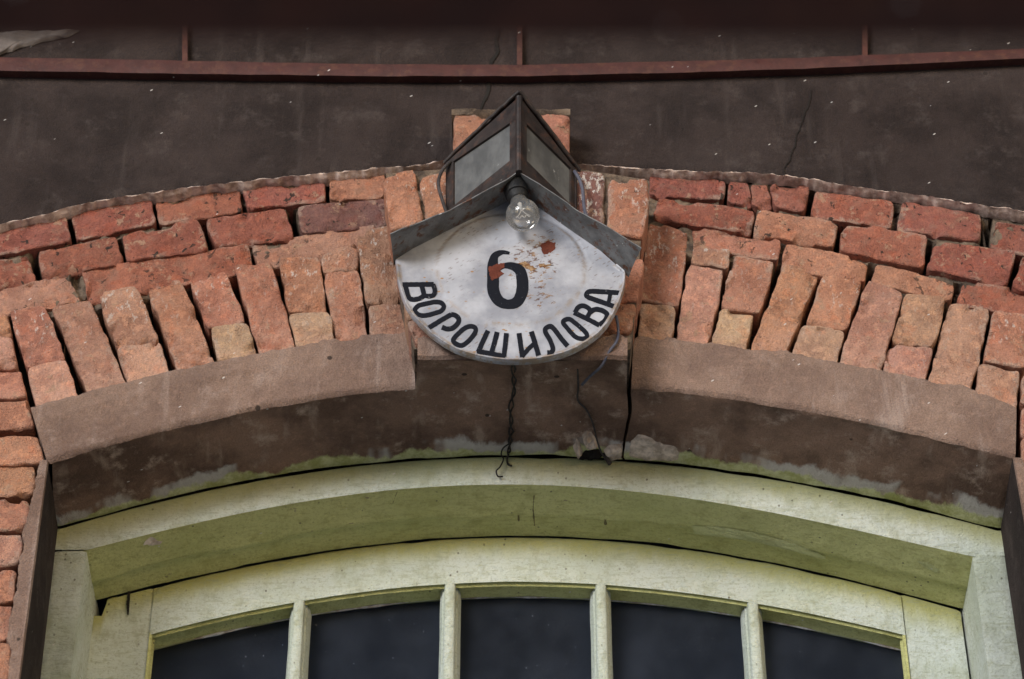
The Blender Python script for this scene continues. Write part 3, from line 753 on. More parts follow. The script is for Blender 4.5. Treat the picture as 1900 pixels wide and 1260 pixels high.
im.add([(x0,y0,z0),(x1,y0,z0),(x1,y1,z0),(x0,y1,z0),(x0,y0,z1),(x1,y0,z1),(x1,y1,z1),(x0,y1,z1)], [(0,1,2,3),(7,6,5,4),(1,2,6,5),(2,3,7,6),(3,0,4,7)])
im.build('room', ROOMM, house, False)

# ------------------------------------------------------------------ window (part of the house)
ZB = -1.55
YS, YG = .317, .367
frame_low = [(163,1021),(238,996),(357,972),(476,945),(595,925),(719,909),(838,901),(957,899),(1076,903),(1195,909),(1319,929),(1438,954),(1557,974),(1676,1004),(1803,1030)]
sash_top = [(165,1117),(238,1097),(278,1093),(357,1073),(476,1046),(595,1022),(700,1010),(798,1000),(937,996),(1076,1000),(1195,1006),(1319,1026),(1438,1044),(1557,1072),(1672,1099),(1783,1131)]
rail_low = [(278,1177),(397,1149),(536,1121),(700,1093),(834,1083),(980,1080),(1104,1085),(1300,1105),(1398,1117),(1680,1179)]
glass_top = [(286,1212),(397,1181),(528,1157),(700,1133),(814,1125),(997,1119),(1134,1129),(1300,1143),(1367,1153),(1557,1193),(1664,1216)]
FL = arc(frame_low, YF, 4, n=260); STp = arc(sash_top, YS, 4, n=260); RL = arc(rail_low, YS, 4, n=260)

def wob(g, amp=.0009, s=9):
    g = np.array(g); 
    for i in range(g.shape[0]):
        for j in range(g.shape[1]): g[i, j, 1] += amp*fbm(g[i, j], s, 3, 4)
    return g
wf = MB()
N = 260
xl, xr = FT[0, 0], FT[-1, 0]
def rows_between(a, b, nv):
    return np.array([a*(1-i/(nv-1))+b*(i/(nv-1)) for i in range(nv)])
# head: front face (upper joint sits ragged below the soffit)
topc = FT.copy(); topc[:, 2] -= .0006+.0035*np.array([max(0, fbm(p, 10, 5, 3)) for p in FT]); topc[0:4, 2] -= 0
xh = np.linspace(xl-.007, xr+.006, N)
lowc = np.stack([xh, np.full(N, YF), np.interp(xh, FL[:, 0], FL[:, 2], left=FL[0, 2], right=FL[-1, 2])], 1)
topc = atx(topc, xh)
g = wob(rows_between(topc, lowc, 12)); aux = [(max(0, topc[j, 2]-g[i, j, 2]), .8, 0) for i in range(12) for j in range(N)]
g[-1, :, 1] += .002; g[0, :, 1] += .003
wf.grid(g, aux=aux, flip=True)
e2 = g[0].copy(); e2[:, 1] += .12; wf.grid(np.stack([e2, g[0]]), flip=True)
# jambs (front face, inner side) as true verticals
def vert(px, py, Y): return P(px, py, Y)[0]
jl0, jl1 = xl-.007, vert(160, 1022, YF); jr0, jr1 = vert(1805, 1030, YF), xr+.006
jt_l, jt_r = P(160, 1021.5, YF)[2], P(1805, 1030, YF)[2]
for (a, b2, zt) in ((jl0, jl1, jt_l), (jr0, jr1, jt_r)):
    zs = np.linspace(zt, ZB, 120)
    g = wob([[(x, YF+.0015, z) for x in np.linspace(a, b2, 8)] for z in zs], .0015)
    g[:, 0, 1] += .003; g[:, -1, 1] += .003
    wf.grid(g, flip=True, aux=[(.2, 0, .7)]*(120*8))  # jamb faces darkened in colour for the light falloff at the sides
    for c_, fl in ((0, True), (-1, False)):
        e = g[:, c_]; e2 = e.copy(); e2[:, 1] = YS+.05
        wf.grid(np.stack([e, e2]), flip=fl, aux=[(.2, 0, 0)]*240)
win = wf.build('window', PAINT, house)
# underside of the head
hu = MB(); xu = np.linspace(FL[0, 0]-.012, FL[-1, 0]+.012, N); lowf = np.stack([xu, np.full(N, YF+.002), np.polyval(np.polyfit(FL[:, 0], FL[:, 2], 4), xu)], 1)
bk = lowf.copy(); bk[:, 1] = YS+.045
sx = STp.copy()
# its back edge follows the traced joint above the sash
zj = np.interp(lowf[:, 0], STp[:, 0], STp[:, 2])-.0038
rows = []
for i in range(20):
    v = i/19; row = []
    for k in range(N):
        gap = .0003+.0022*max(0, .15+1.9*fbm(lowf[k], 9, 5, 41)); y = YF+.002+v*(YS-gap-YF-.002); vv = v
        z = lowf[k, 2]*(1-vv)+zj[k]*vv
        p = np.array([lowf[k, 0], y, z]); 
        if 0 < i: p[2] += .0012*fbm(p, 12, 4, 5)
        st = .0042 if (vv > .62+.05*fbm(p, 6, 3, 2)) else 0.0           # step where old layers of paint end
        p[2] += st
        row.append(p)
    rows.append(row)
hu.grid(np.array(rows), flip=True, aux=[(.2, 0, 0)]*(20*N))
e2 = np.array(rows)[-1].copy(); e3 = e2.copy(); e3[:, 2] += .03; hu.grid(np.stack([e2, e3]), flip=True, aux=[(.2, 0, 0)]*(2*N))
hu.build('head_underside', OLIVE, win)

def underpt(px, py, drop=0.0):
    for Y in np.linspace(YF, YS, 260):
        p = P(px, py, Y); v = (Y-YF)/(YS-YF)
        z = np.interp(p[0], lowf[:, 0], lowf[:, 2])*(1-v)+zj.take(int(np.clip(np.searchsorted(lowf[:, 0], p[0]), 0, N-1)))*v
        if p[2] >= z: break
    p[2] -= drop; return p
for pts_, m_, sd_ in (([(1285,975),(1330,976),(1400,988),(1470,1006),(1536,1034),(1528,1038),(1470,1022),(1395,1004),(1340,996),(1288,990)], FLAKE, 3),
                      ([(264,1012),(272,1000),(282,995),(290,1001),(304,1003),(296,1009),(284,1012),(274,1010)], PATCH, 5), ([(1700,1040),(1722,1042),(1745,1058),(1738,1062),(1715,1052)], FLAKE, 8)):
    q = resample(pts_+[pts_[0]], 61)[:-1]; c_ = q.mean(0); fl = MB(); g = []
    for i in range(5):
        f = 1-i/4; row = []
        for j in range(60):
            a = q[j]+1.6*np.array([fbm((q[j][0]*.1, q[j][1]*.1, 0), 1, 3, sd_), fbm((q[j][0]*.1, q[j][1]*.1, 3), 1, 3, sd_)])
            p2 = c_+(a-c_)*max(f, .001); p = underpt(p2[0], p2[1], .0008+.0005*(1-f)); row.append(p)
        row.append(row[0]); g.append(row)
    fl.grid(np.array(g), flip=True, aux=[(.2, 0, 0)]*(5*61)); fl.build('paint_flake', m_, win)

for pts_, r_ in (([(991,918),(989,945),(992,975)], .0011), ([(737,912),(728,935),(716,958)], .0006), ([(962,956),(962.5,966)], .003), ([(1123,964),(1123.5,972)], .003)):
    cr = MB(); q = resample([underpt(*p, .0002) for p in pts_], 24); cr.tube(q, [r_*(.5+abs(fbm(p, 60, 3, 4))*1.6) for p in q], 6); cr.build('paint_crack', OLDWOOD, win)

# sash: rail, stiles, moulded inner edge
sm = MB()
sl0, sl1 = vert(166, 1140, YS), vert(277, 1178, YS); sr0, sr1 = vert(1680, 1180, YS), vert(1783, 1133, YS)
xr_ = np.linspace(sl1, sr0, N)
tp = np.stack([xr_, np.full(N, YS), np.interp(xr_, STp[:, 0], STp[:, 2])-.0002], 1); lw = np.stack([xr_, np.full(N, YS), np.interp(xr_, RL[:, 0], RL[:, 2])], 1)
tp[:, 2] -= .0035*np.array([max(0, fbm(p, 12, 5, 8)) for p in tp])
g = wob(rows_between(tp, lw, 16), .0012); g[0, :, 1] += .004
sm.grid(g, flip=True, aux=[(max(0, tp[j, 2]-g[i, j, 2]), 1.0, 0) for i in range(16) for j in range(N)])
e2 = g[0].copy(); e2[:, 1] += .05; sm.grid(np.stack([e2, g[0]]), flip=True, aux=[(.01, 1, 0)]*(2*N))
prof = [(0, 0), (.001, .005), (.004, .0065), (.0055, .001), (.009, -.0030), (.0125, -.0015), (.014, .006), (.018, .0095), (.030, .0065), (.044, .0005), (.052, .001)]
rows = []
for (dy, dz) in prof:
    row = lw.copy(); row[:, 1] += dy; row[:, 2] += dz+.0006*np.array([fbm(p, 14, 3, 2) for p in lw]); rows.append(row)
rows[0] = g[-1]
mould = MB(); mould.grid(np.array(rows), flip=True, aux=[(.2, 0, 0)]*(len(prof)*N))
hole = P(196, 1128, YS)
for (a, b2, side) in ((sl0, sl1, 0), (sr0, sr1, 1)):
    xsn = np.linspace(a, b2, 16); nz = 110
    zt = np.interp(xsn, STp[:, 0], STp[:, 2])-.0025
    if side == 0: zt = np.where(xsn < hole[0], P(180, 1142, YS)[2], zt-.001)        # the stile's rotten outer corner
    g = wob([[(x, YS+.001*side+.0008, zt[j]*(1-i/(nz-1))+ZB*i/(nz-1)) for j, x in enumerate(xsn)] for i in range(nz)], .0014)
    g[:, 0, 1] += .003; g[:, -1, 1] += .0025
    sm.grid(g, flip=True, aux=[(max(0, zt[j]-g[i, j, 2])*.8+.008*(1-side), 1, 0) for i in range(nz) for j in range(16)])
    e2 = g[0].copy(); e2[:, 1] += .05; sm.grid(np.stack([e2, g[0]]), flip=True, aux=[(.01, 1, 0)]*32)
    c_ = -1 if side == 0 else 0; sgn = -1 if side == 0 else 1
    zlow = np.interp(b2 if side == 0 else a, RL[:, 0], RL[:, 2])
    zs = np.linspace(zlow+.004, ZB, 80); x0 = b2 if side == 0 else a
    rows = [[(x0-sgn*dz*.8, YS+dy, z) for z in zs] for dy, dz in prof]
    mould.grid(np.array(rows), flip=(side == 1), aux=[(.2, 0, 0)]*(len(prof)*80))
sash = sm.build('sash', PAINT, win)
mould.build('glazing_moulding', OLIVE, win)
tn = MB()      # tenon stub left in the rotten corner
a = P(197, 1108, YS-.002); b2 = P(236, 1140, YS-.002)
q0 = [P(198,1110,YS+.004), P(233,1101,YS+.004), P(236,1128,YS+.004), P(205,1142,YS+.004)]
brick(tn, q0, YS+.004, (.40, .40, .24), depth=.04, r=.003, world=True, res=.004, amp=.6)
tn.build('tenon', OLIVE, win)
sl_ = MB(); ribbon(sl_, [(239,1097),(238,1118),(236,1141)], YS-.003, [2.5, 3, 1.5], .4); sl_.build('open_joint', DARK, win)

# muntins and panes
mx = [vert(555, 1114, YS), vert(835, 1086, YS), vert(1115, 1088, YS), vert(1397, 1118, YS)]
mpro = [(-.0185, .050), (-.0175, .030), (-.0135, .022), (-.0135, .018), (-.0105, .016), (-.0095, .004), (-.0075, .0005), (0, -.0012), (.0075, .0005), (.0095, .004), (.0105, .016), (.0135, .018), (.0135, .022), (.0175, .030), (.0185, .050)]
zs = np.linspace(0, 1, 90)
m0 = None
for i, x in enumerate(mx):
    zt = np.interp(x, RL[:, 0], RL[:, 2])+.003
    if m0 is None:
        mm = MB(); g = np.array([[(dx, dy, -v*1.6) for dx, dy in mpro] for v in zs])
        for r_ in range(len(zs)):
            for c_ in range(len(mpro)):
                g[r_, c_, 0] += .0007*fbm(g[r_, c_], 20, 3, 1); g[r_, c_, 1] += .0009*fbm(g[r_, c_], 16, 3, 9)
        mm.grid(g, flip=True, aux=[(.2, 0, 0)]*(len(zs)*len(mpro)))
        m0 = mm.build('muntin', PAINT, win); o = m0
    else:
        o = m0.copy(); S.collection.objects.link(o); o.parent = win
    o.location = (x, YS, zt)
edges = [sl1-.004]+mx+[sr0+.004]
for i in range(5):
    xa_, xb2 = edges[i]+(.010 if i else 0), edges[i+1]-(.010 if i < 4 else 0)
    xs = np.linspace(xa_, xb2, 24); zt = np.interp(xs, RL[:, 0], RL[:, 2])+.004
    pb = MB()
    f0 = np.array([[(x, YG-.001, z) for x, z in zip(xs, zt)], [(x, YG-.001, ZB) for x in xs]])
    b0 = f0+np.array([0, .003, 0])
    pb.grid(f0, flip=True); pb.grid(b0); pb.grid(np.stack([b0[0], f0[0]]), flip=True)
    pb.build('pane', PANE, win, False)
pt_ = MB()
for i in range(5):
    xa_, xb2 = edges[i]+(.018 if i else .006), edges[i+1]-(.018 if i < 4 else .006)
    xs = np.linspace(xa_, xb2, 80); zt = np.interp(xs, RL[:, 0], RL[:, 2])+.0005
    q = np.stack([xs, np.full(80, YG-.004), zt-.0012], 1); pt_ = MB()
    pt_.tube(q, [max(.0002, .0022*(.35+1.6*fbm(p, 12, 4, 51))) for p in q], 6); pt_.build('putty', PUTTY, win)
sb = MB(); sb.box((xl-.02, .06, ZB-.06), (xr+.02, .40, ZB-.002)); sb.build('sill', PAINT, win, False)

# ------------------------------------------------------------------ iron rail with posts
rail = thing('iron_rail', 'thin red-brown painted iron bar with short uprights in front of the dark render', 'rail')
rb_ = MB(); n = 160; rows = []
tpx = np.array([(-420,92),(-100,102),(0,106),(300,112),(600,118),(950,121),(1250,114),(1500,107),(1700,99),(1900,90),(2000,86),(2320,72)], float)
bpx = np.array([(-420,118),(-100,128),(0,131),(300,136),(600,140),(950,142),(1250,135),(1500,127),(1700,118),(1900,108),(2000,104),(2320,90)], float)
a = resample(tpx, n); b2 = resample(bpx, n); YR = -.034
f0 = np.array([[P(*p, YR) for p in a], [P(*(p*.5+q*.5), YR-.0012) for p, q in zip(a, b2)], [P(*q, YR) for q in b2]]); f0 = wob(f0, .0015, 14)
b0 = f0+np.array([0, .030, 0]); b0[:, :, 2] += .004
rb_.grid(f0, flip=True); rb_.grid(np.stack([f0[2], b0[2]]), flip=True); rb_.grid(np.stack([b0[0], f0[0]]), flip=True); rb_.grid(b0)
rb_.build('bar', REDIRON, rail)
for x in (343, 964, 1605):
    pb = MB(); q = PL([(x-4, -70), (x+4, -70), (x+5, 124), (x-5, 124)], YR+.006); pb.hexa([q[0], q[1], q[2], q[3]], [v+np.array([0, .012, 0]) for v in q])
    pb.build('upright', BEAM, rail, False)

# ------------------------------------------------------------------ near porch beam, out of focus
beam = thing('porch_beam', 'out of focus dark red board across the top, nearest to the camera', 'beam')
ray = np.array([0, CP-(630-72)/F*SP, SP+(630-72)/F*CP]); q = CAM+ray*.98
bb = MB(); bb.box((-2.3, q[1]-.06, q[2]), (2.3, q[1], q[2]+.16)); bb.build('board', BEAM, beam, False)
for x in (-2.2, 2.2):
    pm = MB(); pm.box((x-.05, q[1]-.09, GROUND), (x+.05, q[1]-.062, q[2]+.14)); pm.box((x-.07, q[1]-.11, GROUND), (x+.07, q[1]-.05, GROUND+.10))
    pm.build('post', BEAM, beam, False)

# ------------------------------------------------------------------ house number lamp
lamp = thing('house_number_lamp', 'old white house number sign with dark lantern, tin hood and bare bulb over the arch', 'house sign')
YSG = -.125; YV = YSG-.066
ctr = np.array([947.0, 500.0])
outline = [(733,481),(735,500),(737,522),(744,546),(752,567),(764,586),(779,602),(800,622),(823,638),(845,650),(868,658),(890,664),(912,668),(940,671),(966,671),(995,669),(1023,664),(1046,658),(1068,649),(1091,636),(1112,620),(1127,603),(1139,584),(1149,563),(1157,540),(1160,524),(1161,506),(1115,465),(1068,430),(1020,392),(964,352),(910,382),(823,425),(778,452)]
C3 = P(*ctr, YSG); O3 = resample(PL(outline+[outline[0]], YSG), 321)[:-1]
ring_r = .5*(P(1085, 500, YSG)[0]-P(809, 500, YSG)[0])
rim_lo = {i for i in range(len(O3))}
sg = MB(); rows = []; aux = []
fr_list = np.r_[np.linspace(.02, .80, 26), np.linspace(.82, .965, 8), [.975, .985, .993, 1.0]]
for f in fr_list:
    for p in O3:
        q = C3+(p-C3)*f; r_ = np.linalg.norm(q-C3); R = np.linalg.norm(p-C3)
        d = r_-ring_r
        y = -.0018*(1/(1+math.exp(d/.0011)))                    # raised middle disc
        y += .0016*math.exp(-(d-.004)**2/(2*.0018**2))          # shallow groove round it
        edge = (R-r_); low_rim = p[2] < P(0, 492, YSG)[2]
        if low_rim and edge < .007: y -= .0042*math.sin(min(1, (.007-edge)/.0045)*math.pi/2)*(1 if edge > .001 else .5)   # rolled rim
        y += .0004*fbm(q, 9, 3, 2)
        if edge < 1e-6: y += .004
        rows.append(q+np.array([0, y, 0])); hz = sum(math.exp(-((q-P(a_, b_, YSG))**2).sum()/(2*(r0/1075)**2)) for a_, b_, r0 in ((1012,448,26),(1000,493,30),(1003,552,26),(975,488,24)))
        aux.append((1.0 if (low_rim and edge < .009) else (.6 if abs(d) < .003 else 0), min(1, hz), 0))
g = np.array(rows).reshape(len(fr_list), len(O3), 3); g = np.concatenate([g, g[:, :1]], 1)
aux2 = []
for i in range(len(fr_list)): aux2 += aux[i*len(O3):(i+1)*len(O3)]+[aux[i*len(O3)]]
sg.grid(g, aux=aux2)
sg.add([C3+np.array([0, -.0018, 0])]+list(g[0][:-1]), [(0, i+1, (i+1) % 320+1) for i in range(320)])
e = g[-1]; e2 = e.copy(); e2[:, 1] = YSG+.009; sg.grid(np.stack([e, e2]), aux=[(1, 0, 0)]*(2*e.shape[0]))
e3 = e2.copy(); e3[:] = C3+np.array([0, .009, 0]); sg.grid(np.stack([e2, e3]))
sign = sg.build('sign_plate', SIGN, lamp)

def stroke(mb, pts, w, Y, n=None, closed=False, smooth=True, jag=.35):
    """brush stroke on the plate: pts in photo pixels, w half widths in pixels"""
    pts = np.array(pts, float)
    if closed: pts = np.vstack([pts, pts[:1]])
    if smooth and len(pts) > 2:                                 # Catmull-Rom
        q = []
        m = len(pts)
        for i in range(m-1):
            p0 = pts[i-1] if i else (pts[-2] if closed else 2*pts[0]-pts[1]); p1, p2 = pts[i], pts[i+1]
            p3 = pts[i+2] if i+2 < m else (pts[1] if closed else 2*pts[-1]-pts[-2])
            for t in np.linspace(0, 1, 7)[:-1]:
                q.append(.5*((2*p1)+(-p0+p2)*t+(2*p0-5*p1+4*p2-p3)*t*t+(-p0+3*p1-3*p2+p3)*t**3))
        q.append(pts[-1]); fine = np.array(q)
    else: fine = resample(pts, 24)
    w = np.full(len(fine), w) if np.isscalar(w) else np.interp(np.linspace(0, 1, len(fine)), np.linspace(0, 1, len(w)), w)
    L, R = [], []; m = len(fine)
    for i in range(m):
        if closed: t = fine[(i+1) % (m-1)]-fine[(i-1) % (m-1)]
        else: t = fine[min(i+1, m-1)]-fine[max(i-1, 0)]
        t = t/(np.linalg.norm(t)+1e-9); nn = np.array([-t[1], t[0]])
        j1 = jag*fbm((fine[i][0]*.16, fine[i][1]*.16, 0), 1, 3, 2); j2 = jag*fbm((fine[i][0]*.16, fine[i][1]*.16, 5), 1, 3, 2)
        ext = 0
        L.append(P(*(fine[i]+nn*(w[i]+j1)), Y)); R.append(P(*(fine[i]-nn*(w[i]+j2)), Y))
    if closed: L[-1] = L[0]; R[-1] = R[0]
    f0 = np.stack([L, R]); b0 = f0+np.array([0, .0014, 0])
    mb.grid(f0); mb.grid(np.stack([b0[0], f0[0]])); mb.grid(np.stack([f0[1], b0[1]]))
YL = YSG-.0008
lt = MB()
LW = 1.42
c5 = lambda l: [(720+x/6, 480+y/6) for x, y in l]; c6 = lambda l: [(950+x/6, 480+y/6) for x, y in l]; c1 = lambda l: [(690+x/2.25, 140+y/2.25) for x, y in l]
w = 3.0
k = [0]
def ST(pts, w=w, **kw):
    k[0] += 1; stroke(lt, pts, w*LW, YL-.00006*(k[0] % 7), **kw)
ST(c5([(160,288),(330,286),(508,284)]), smooth=False)
ST(c5([(500,284),(517,335),(518,385),(490,412),(430,414),(388,398)]), 2.9)
ST(c5([(192,290),(212,370),(240,440),(300,452),(360,436),(396,405),(388,350),(372,292)]), 3.1)
ST(c5([(300,560),(340,520),(420,500),(520,480),(590,490),(620,525),(600,572),(540,600),(420,630),(350,625),(308,595)]), 2.9, closed=True)
ST(c5([(452,768),(580,690),(705,618)]), smooth=False)
ST(c5([(700,618),(755,632),(788,676),(768,728),(715,772),(655,780),(600,760)]), 3.1)
ST(c5([(725,905),(770,845),(850,775),(915,752),(965,765),(975,805),(940,865),(880,930),(815,965),(755,945)]), 3.0, closed=True)
ST(c5([(1112,800),(1055,920),(1003,1040)]), 3.2, smooth=False); ST(c5([(1215,815),(1180,950),(1148,1058)]), 3.2, smooth=False); ST(c5([(1318,828),(1305,960),(1290,1090)]), 3.2, smooth=False)
ST(c5([(988,1030),(1150,1055),(1305,1088)]), 3.0, smooth=False)
ST(c6([(78,828),(95,950),(116,1092)]), 3.2, smooth=False); ST(c6([(215,810),(255,935),(296,1075)]), 3.2, smooth=False); ST(c6([(108,1090),(180,1005),(262,930)]), 2.8, smooth=False)
ST(c6([(392,1045),(438,1040),(455,995),(420,900),(372,815),(378,772),(428,752),(475,790),(550,890),(620,972)]), 3.1)
ST(c6([(570,712),(590,680),(640,672),(700,712),(780,780),(832,838),(825,878),(770,890),(705,868),(630,790)]), 2.9, closed=True)
ST(c6([(690,598),(830,665),(975,740)]), 3.0, smooth=False)
ST(c6([(700,600),(735,540),(790,522),(850,548),(868,590),(830,660)]), 2.9); ST(c6([(868,592),(930,562),(1010,578),(1060,622),(1030,690),(970,738)]), 3.1)
ST(c6([(1202,380),(1050,368),(900,360)]), 3.0, smooth=False); ST(c6([(905,360),(850,368),(826,405),(860,435)]), 3.0); ST(c6([(850,430),(1000,482),(1150,535)]), 3.1, smooth=False); ST(c6([(1096,378),(1085,440),(1072,505)]), 2.6, smooth=False)
lt.build('lettering', BLACK, sign)
nm = MB()
stroke(nm, c1([(575,742),(545,738),(515,752),(505,790),(506,850),(508,900),(530,940),(567,955),(605,945),(626,905),(628,855),(618,815),(590,797),(555,794),(530,806)]), [2.5, 4, 6.5, 10, 11, 11, 10, 8.5, 10, 11, 11, 10, 7.5, 5, 4], YL-.0017)
nm.build('numeral', BLACK, sign)
def patch(mb, pts, Y, seed):
    q = resample(list(pts)+[pts[0]], 81)[:-1]; c = q.mean(0)
    q = np.array([a+2.6*np.array([fbm((a[0]*.2, a[1]*.2, 0), 1, 3, seed), fbm((a[0]*.2, a[1]*.2, 4), 1, 3, seed)]) for a in q])
    v = [P(*c, Y)]+[P(*a, Y) for a in q]; v2 = [a+np.array([0, .0007, 0]) for a in v[1:]]
    mb.add(v+v2, [(0, i+1, (i+1) % 80+1) for i in range(80)]+[(i+1, (i+1) % 80+1, (i+1) % 80+81, i+81) for i in range(80)])
for sd_, off, pts in ((2, .0014, [(705,705),(730,692),(765,698),(768,720),(745,742),(715,745),(708,728)]), (4, .0021, [(488,800),(520,788),(552,782),(555,800),(530,815),(552,825),(525,845),(500,855),(488,830)])):
    rp = MB(); patch(rp, c1(pts), YL-off, sd_); rp.build('bare_patch', RUST, sign)
for sd_, off, pts in ((6, .0015, [(612,783),(640,778),(662,790),(690,806),(664,818),(650,806),(625,796)]), (8, .0015, [(692,787),(763,789),(738,797),(704,800)])):
    rp = MB(); patch(rp, c1(pts), YL-off, sd_); rp.build('rust_run', RUN, sign)

# tin hood over the plate: two sloping sheets meeting over the bulb
hv = MB()
fl_ = [(961,320),(939,335),(890,362),(837,389),(780,413),(724,434)]; bl_ = [(964,358),(940,372),(890,396),(823,428),(778,453),(730,482)]
fr2 = [(961,320),(1001,342),(1036,366),(1068,390),(1100,408),(1134,426),(1162,443),(1190,461)]; br2 = [(964,358),(1000,384),(1034,408),(1068,432),(1095,452),(1120,470),(1145,488),(1167,504)]
for fp, bp, sgn in ((fl_, bl_, -1), (fr2, br2, 1)):
    a = resample(PL(fp, YV), 60); b2 = resample(PL(bp, YSG-.002), 60); b2[:, 1] = YSG+.012
    rows = []
    for i in range(10):
        v = i/9; row = []
        for j in range(60):
            p = a[j]*(1-v)+b2[j]*v
            p[2] += (.0025*fbm(p, 12, 3, 3)+.004*math.sin(v*3.1)*(j/60))*(1 if i else .6); p[1] += .003*fbm(p, 16, 2, 5)*(1-v)
            row.append(p)
        rows.append(row)
    g = np.array(rows); up = g+np.array([0, 0, .0022])
    hv.grid(g, flip=(sgn > 0)); hv.grid(up, flip=(sgn < 0)); hv.grid(np.stack([up[0], g[0]]), flip=(sgn > 0)); hv.grid(np.stack([g[:, -1], up[:, -1]]), flip=(sgn < 0))
hv.build('hood', TIN, lamp)

# lantern: triangular in plan, two framed panes meeting at a front post
YLB = YK-.004
Lt, Lb = P(963, 184, YV), P(963, 322, YV)
def side(rt, rbm, pane_pts, sgn):
    """one framed side between the front post and a rear corner"""
    ft, fb = Lt.copy(), Lb.copy(); ra, rb2 = rt, rbm
    def pt(s, t): return (ft*(1-s)+ra*s)*(1-t)+(fb*(1-s)+rb2*s)*t
    nrm = np.cross(ra-ft, fb-ft); nrm /= np.linalg.norm(nrm)
    if nrm[1] > 0: nrm = -nrm
    s0, s1 = .112, .91
    ta = lambda q: .27-.20*q
    tb = lambda q: .765+.205*q
    lb = MB()
    def quad(c, z0=.004, z1=-.004):
        q = [pt(*k_) for k_ in c]
        lb.hexa([p+nrm*z0 for p in q], [p+nrm*z1 for p in q])
    quad([(0, 0), (1, 0), (1, ta(1)), (0, ta(0))]); quad([(0, tb(0)), (1, tb(1)), (1, 1), (0, 1)])
    e_ = .001
    quad([(0, ta(0)+e_), (s0, ta(s0)+e_), (s0, tb(s0)-e_), (0, tb(0)-e_)], .0037, -.0037); quad([(s1, ta(s1)+e_), (1, ta(1)+e_), (1, tb(1)-e_), (s1, tb(s1)-e_)], .0037, -.0037)
    pa = MB(); q = [pt(s0-.01, ta(s0)-.01), pt(s1+.01, ta(s1)-.01), pt(s1+.01, tb(s1)+.01), pt(s0-.01, tb(s0)+.01)]
    pa.hexa([p-nrm*.0005 for p in q], [p-nrm*.0025 for p in q])
    return lb, pa
lbL, paL = side(P(832, 303, YLB), P(832, 397, YLB), None, -1)
lbR, paR = side(P(1066, 318, YLB), P(1066, 394, YLB), None, 1)
fm2 = MB()
for q in (lbL, lbR): fm2.add(q.v, q.f)
fm2.tube([Lt+np.array([0, -.003, .001]), Lb+np.array([0, -.003, 0])], .0062, 10)
fm2.tube([P(832,303,YLB), P(832,397,YLB)], .005, 8); fm2.tube([P(1066,318,YLB), P(1066,394,YLB)], .005, 8)
lf = fm2.build('lantern_frame', LANT, lamp, False)
paL.build('glass_pane', MILK, lf, False); paR.build('glass_pane', MILK, lf, False)
# sheet roof with ragged eaves
rf = MB(); pk = P(963, 171, YV-.010)
el = [pk, P(898, 232, (YV+YLB)/2-.008), P(824, 303, YLB+.004)]; er = [pk, P(1018, 240, (YV+YLB)/2-.008), P(1076, 318, YLB+.004)]
ridge = [pk, np.array([pk[0], YLB*.5+pk[1]*.5, pk[2]+.012]), np.array([pk[0], YLB, pk[2]+.016])]
for e_, sgn in ((el, -1), (er, 1)):
    a = resample(e_, 40); b2 = resample(ridge, 40)
    rows = []
    for i in range(8):
        v = i/7; row = []
        for j in range(40):
            p = a[j]*(1-v)+b2[j]*v
            if i == 0: p = p+np.array([0, 0, .004*fbm(p, 45, 3, 2)])
            row.append(p)
        rows.append(row)
    g = np.array(rows); up = g+np.array([0, -.001, .0035])
    rf.grid(g, flip=(sgn > 0)); rf.grid(up, flip=(sgn < 0)); rf.grid(np.stack([up[0], g[0]]), flip=(sgn > 0))
    q = resample(e_, 40); rf.tube([p+np.array([0, 0, .002+.0025*fbm(p, 50, 3, 6)]) for p in q], .0038, 8)
rf.build('lantern_roof', LANT, lamp)

# bulb and socket
YB = -.168
c0 = P(970, 399, YB); top = P(955, 346, YB+.004); ax = (top-c0)/np.linalg.norm(top-c0)
R = .0288
def lathe(mb, org, ax, prof, n=32):
    a = np.cross(ax, (0, 1, .2)); a /= np.linalg.norm(a); b = np.cross(ax, a)
    mb.grid(np.array([[org+ax*h+r*(math.cos(t)*a+math.sin(t)*b) for t in np.linspace(0, 2*math.pi, n+1)] for h, r in prof]))
pr = [(-R*math.cos(t), R*math.sin(t)+1e-5) for t in np.linspace(0, 2.35, 26)]
hN, rN = pr[-1]
pr += [(hN+.006, rN-.0035), (hN+.012, .0150), (hN+.020, .0135)]
bu = MB(); lathe(bu, c0, ax, pr, 40)
bulb = bu.build('light_bulb', BULB, lamp)
sk = MB(); lathe(sk, c0, ax, [(hN+.016, .0001), (hN+.016, .0155), (hN+.019, .0175), (hN+.030, .0180), (hN+.031, .0205), (hN+.055, .0215), (hN+.062, .018), (hN+.064, .0001)], 32)
sk.build('socket', SOCK, bulb)
fi = MB()
a = np.cross(ax, (0, 1, .2)); a /= np.linalg.norm(a)
fi.tube([c0+ax*.028, c0+ax*.012], [.004, .0022], 10)
for s_ in (-1, 1): fi.tube([c0+ax*.012, c0+ax*.002+a*.006*s_, c0-ax*.004+a*.012*s_], .0007, 6)
fi.tube([c0-ax*.004+a*.012*q+ax*.003*math.sin(q*9) for q in np.linspace(-1, 1, 15)], .0009, 6)
fi.build('filament', FIL, bulb)

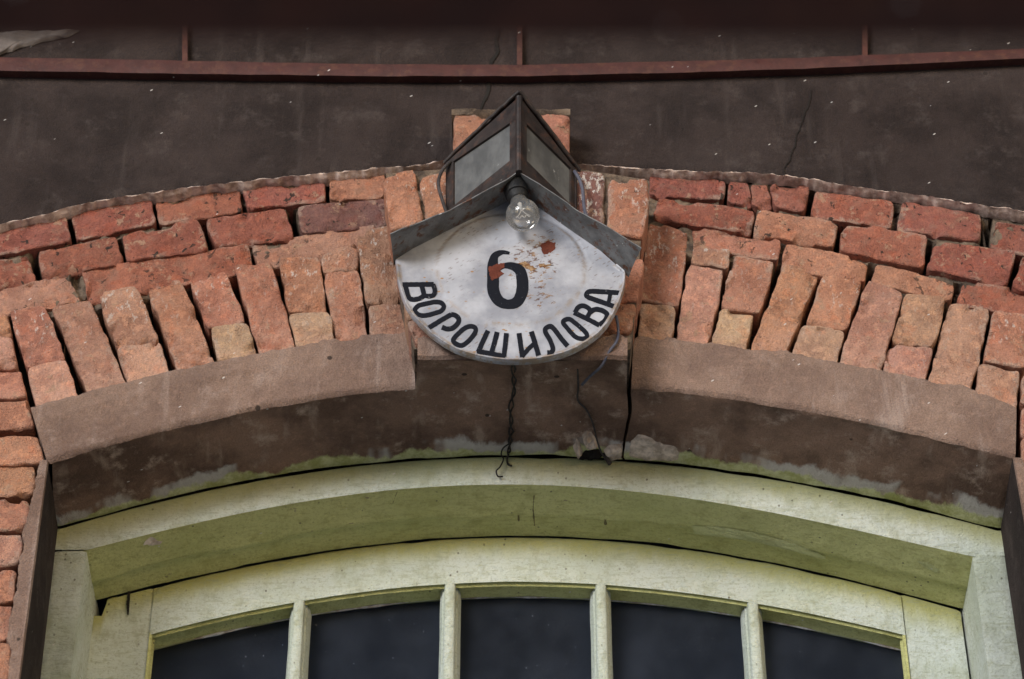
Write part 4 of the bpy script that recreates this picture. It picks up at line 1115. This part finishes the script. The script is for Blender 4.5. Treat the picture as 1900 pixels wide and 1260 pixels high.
# ------------------------------------------------------------------ wires
def spl(pts, n=60):
    pts = np.asarray(pts); t = np.linspace(0, 1, len(pts)); q = []
    out = []
    for u in np.linspace(0, 1, n):
        x = u*(len(pts)-1); i = min(int(x), len(pts)-2); f = x-i
        p0, p1, p2, p3 = pts[max(i-1, 0)], pts[i], pts[i+1], pts[min(i+2, len(pts)-1)]
        out.append(.5*((2*p1)+(-p0+p2)*f+(2*p0-5*p1+4*p2-p3)*f*f+(-p0+3*p1-3*p2+p3)*f**3))
    return np.array(out)
wm = MB(); wm.tube(spl([P(836,300,-.10), P(822,314,-.105), P(814,334,-.108), P(815,352,-.108), P(821,372,-.106), P(829,396,-.10)]), .0032)
tag(wm.build('cable', CABLE), 'dark cable looping down beside the left pane of the lantern', 'cable')
wm = MB(); wm.tube(spl([P(1066,318,-.10), P(1075,333,-.105), P(1081,352,-.107), P(1083,375,-.107), P(1086,395,-.105), P(1094,412,-.10)]), .0032)
tag(wm.build('cable', BLUEC), 'grey-blue cable hanging down behind the right pane of the lantern', 'cable')
# two thin wires twisted together under the plate
wm = MB(); path = [P(952,664,YSG+.02)]+[soffpt(x, y, .004) for x, y in [(953,690),(954,720),(948,755),(949,790),(947,815),(944,838)]]
mid = spl(path, 140)
for ph in (0, math.pi):
    q = [p+np.array([.0030*math.cos(i*.19+ph), 0, .0030*math.sin(i*.19+ph)])*(1+.6*fbm(p, 25, 2, 1)) for i, p in enumerate(mid)]
    wm.tube(q, .0017, 6)
e = mid[-1]
wm.tube(spl([e, P(941,852,YF-.006), P(943,862,YF-.008), P(950,864,YF-.006)], 24), .0018, 6)
wm.tube(spl([soffpt(947,818,.005), soffpt(934,826,.006), soffpt(930,838,.006), P(934,852,YF-.010), P(928,866,YF-.012), P(921,874,YF-.010), P(924,884,YF-.008), P(933,884,YF-.006)], 50), .0014, 6)
tag(wm.build('twisted_wire', BLACKW), 'pair of twisted dark wires hanging under the middle of the number plate', 'wire')
wm = MB(); wm.tube(spl([P(1143,585,YSG+.012), P(1147,610,YK-.012), P(1145,632,YK-.012), P(1131,652,YK-.010), P(1116,679,YK+.010), P(1094,699,-.05), P(1080,714,-.03)]), .0025)
tag(wm.build('cable', BLUEC), 'grey cable bending down from the right edge of the number plate', 'cable')
wm = MB(); wm.tube(spl([P(1071,652,YK-.006), soffpt(1072,690,.003), soffpt(1073,716,.003), soffpt(1072,740,.003), soffpt(1088,758,.003), soffpt(1100,783,.004), soffpt(1109,812,.012), soffpt(1119,838,.010), P(1127,852,YF-.008)], 80), .0016)
wm.tube([P(1120,842,YF-.012), P(1132,861,YF-.010)], .0042)
tag(wm.build('wire', CABLE), 'thin wire running over the soffit into the broken plaster by the crack', 'wire')
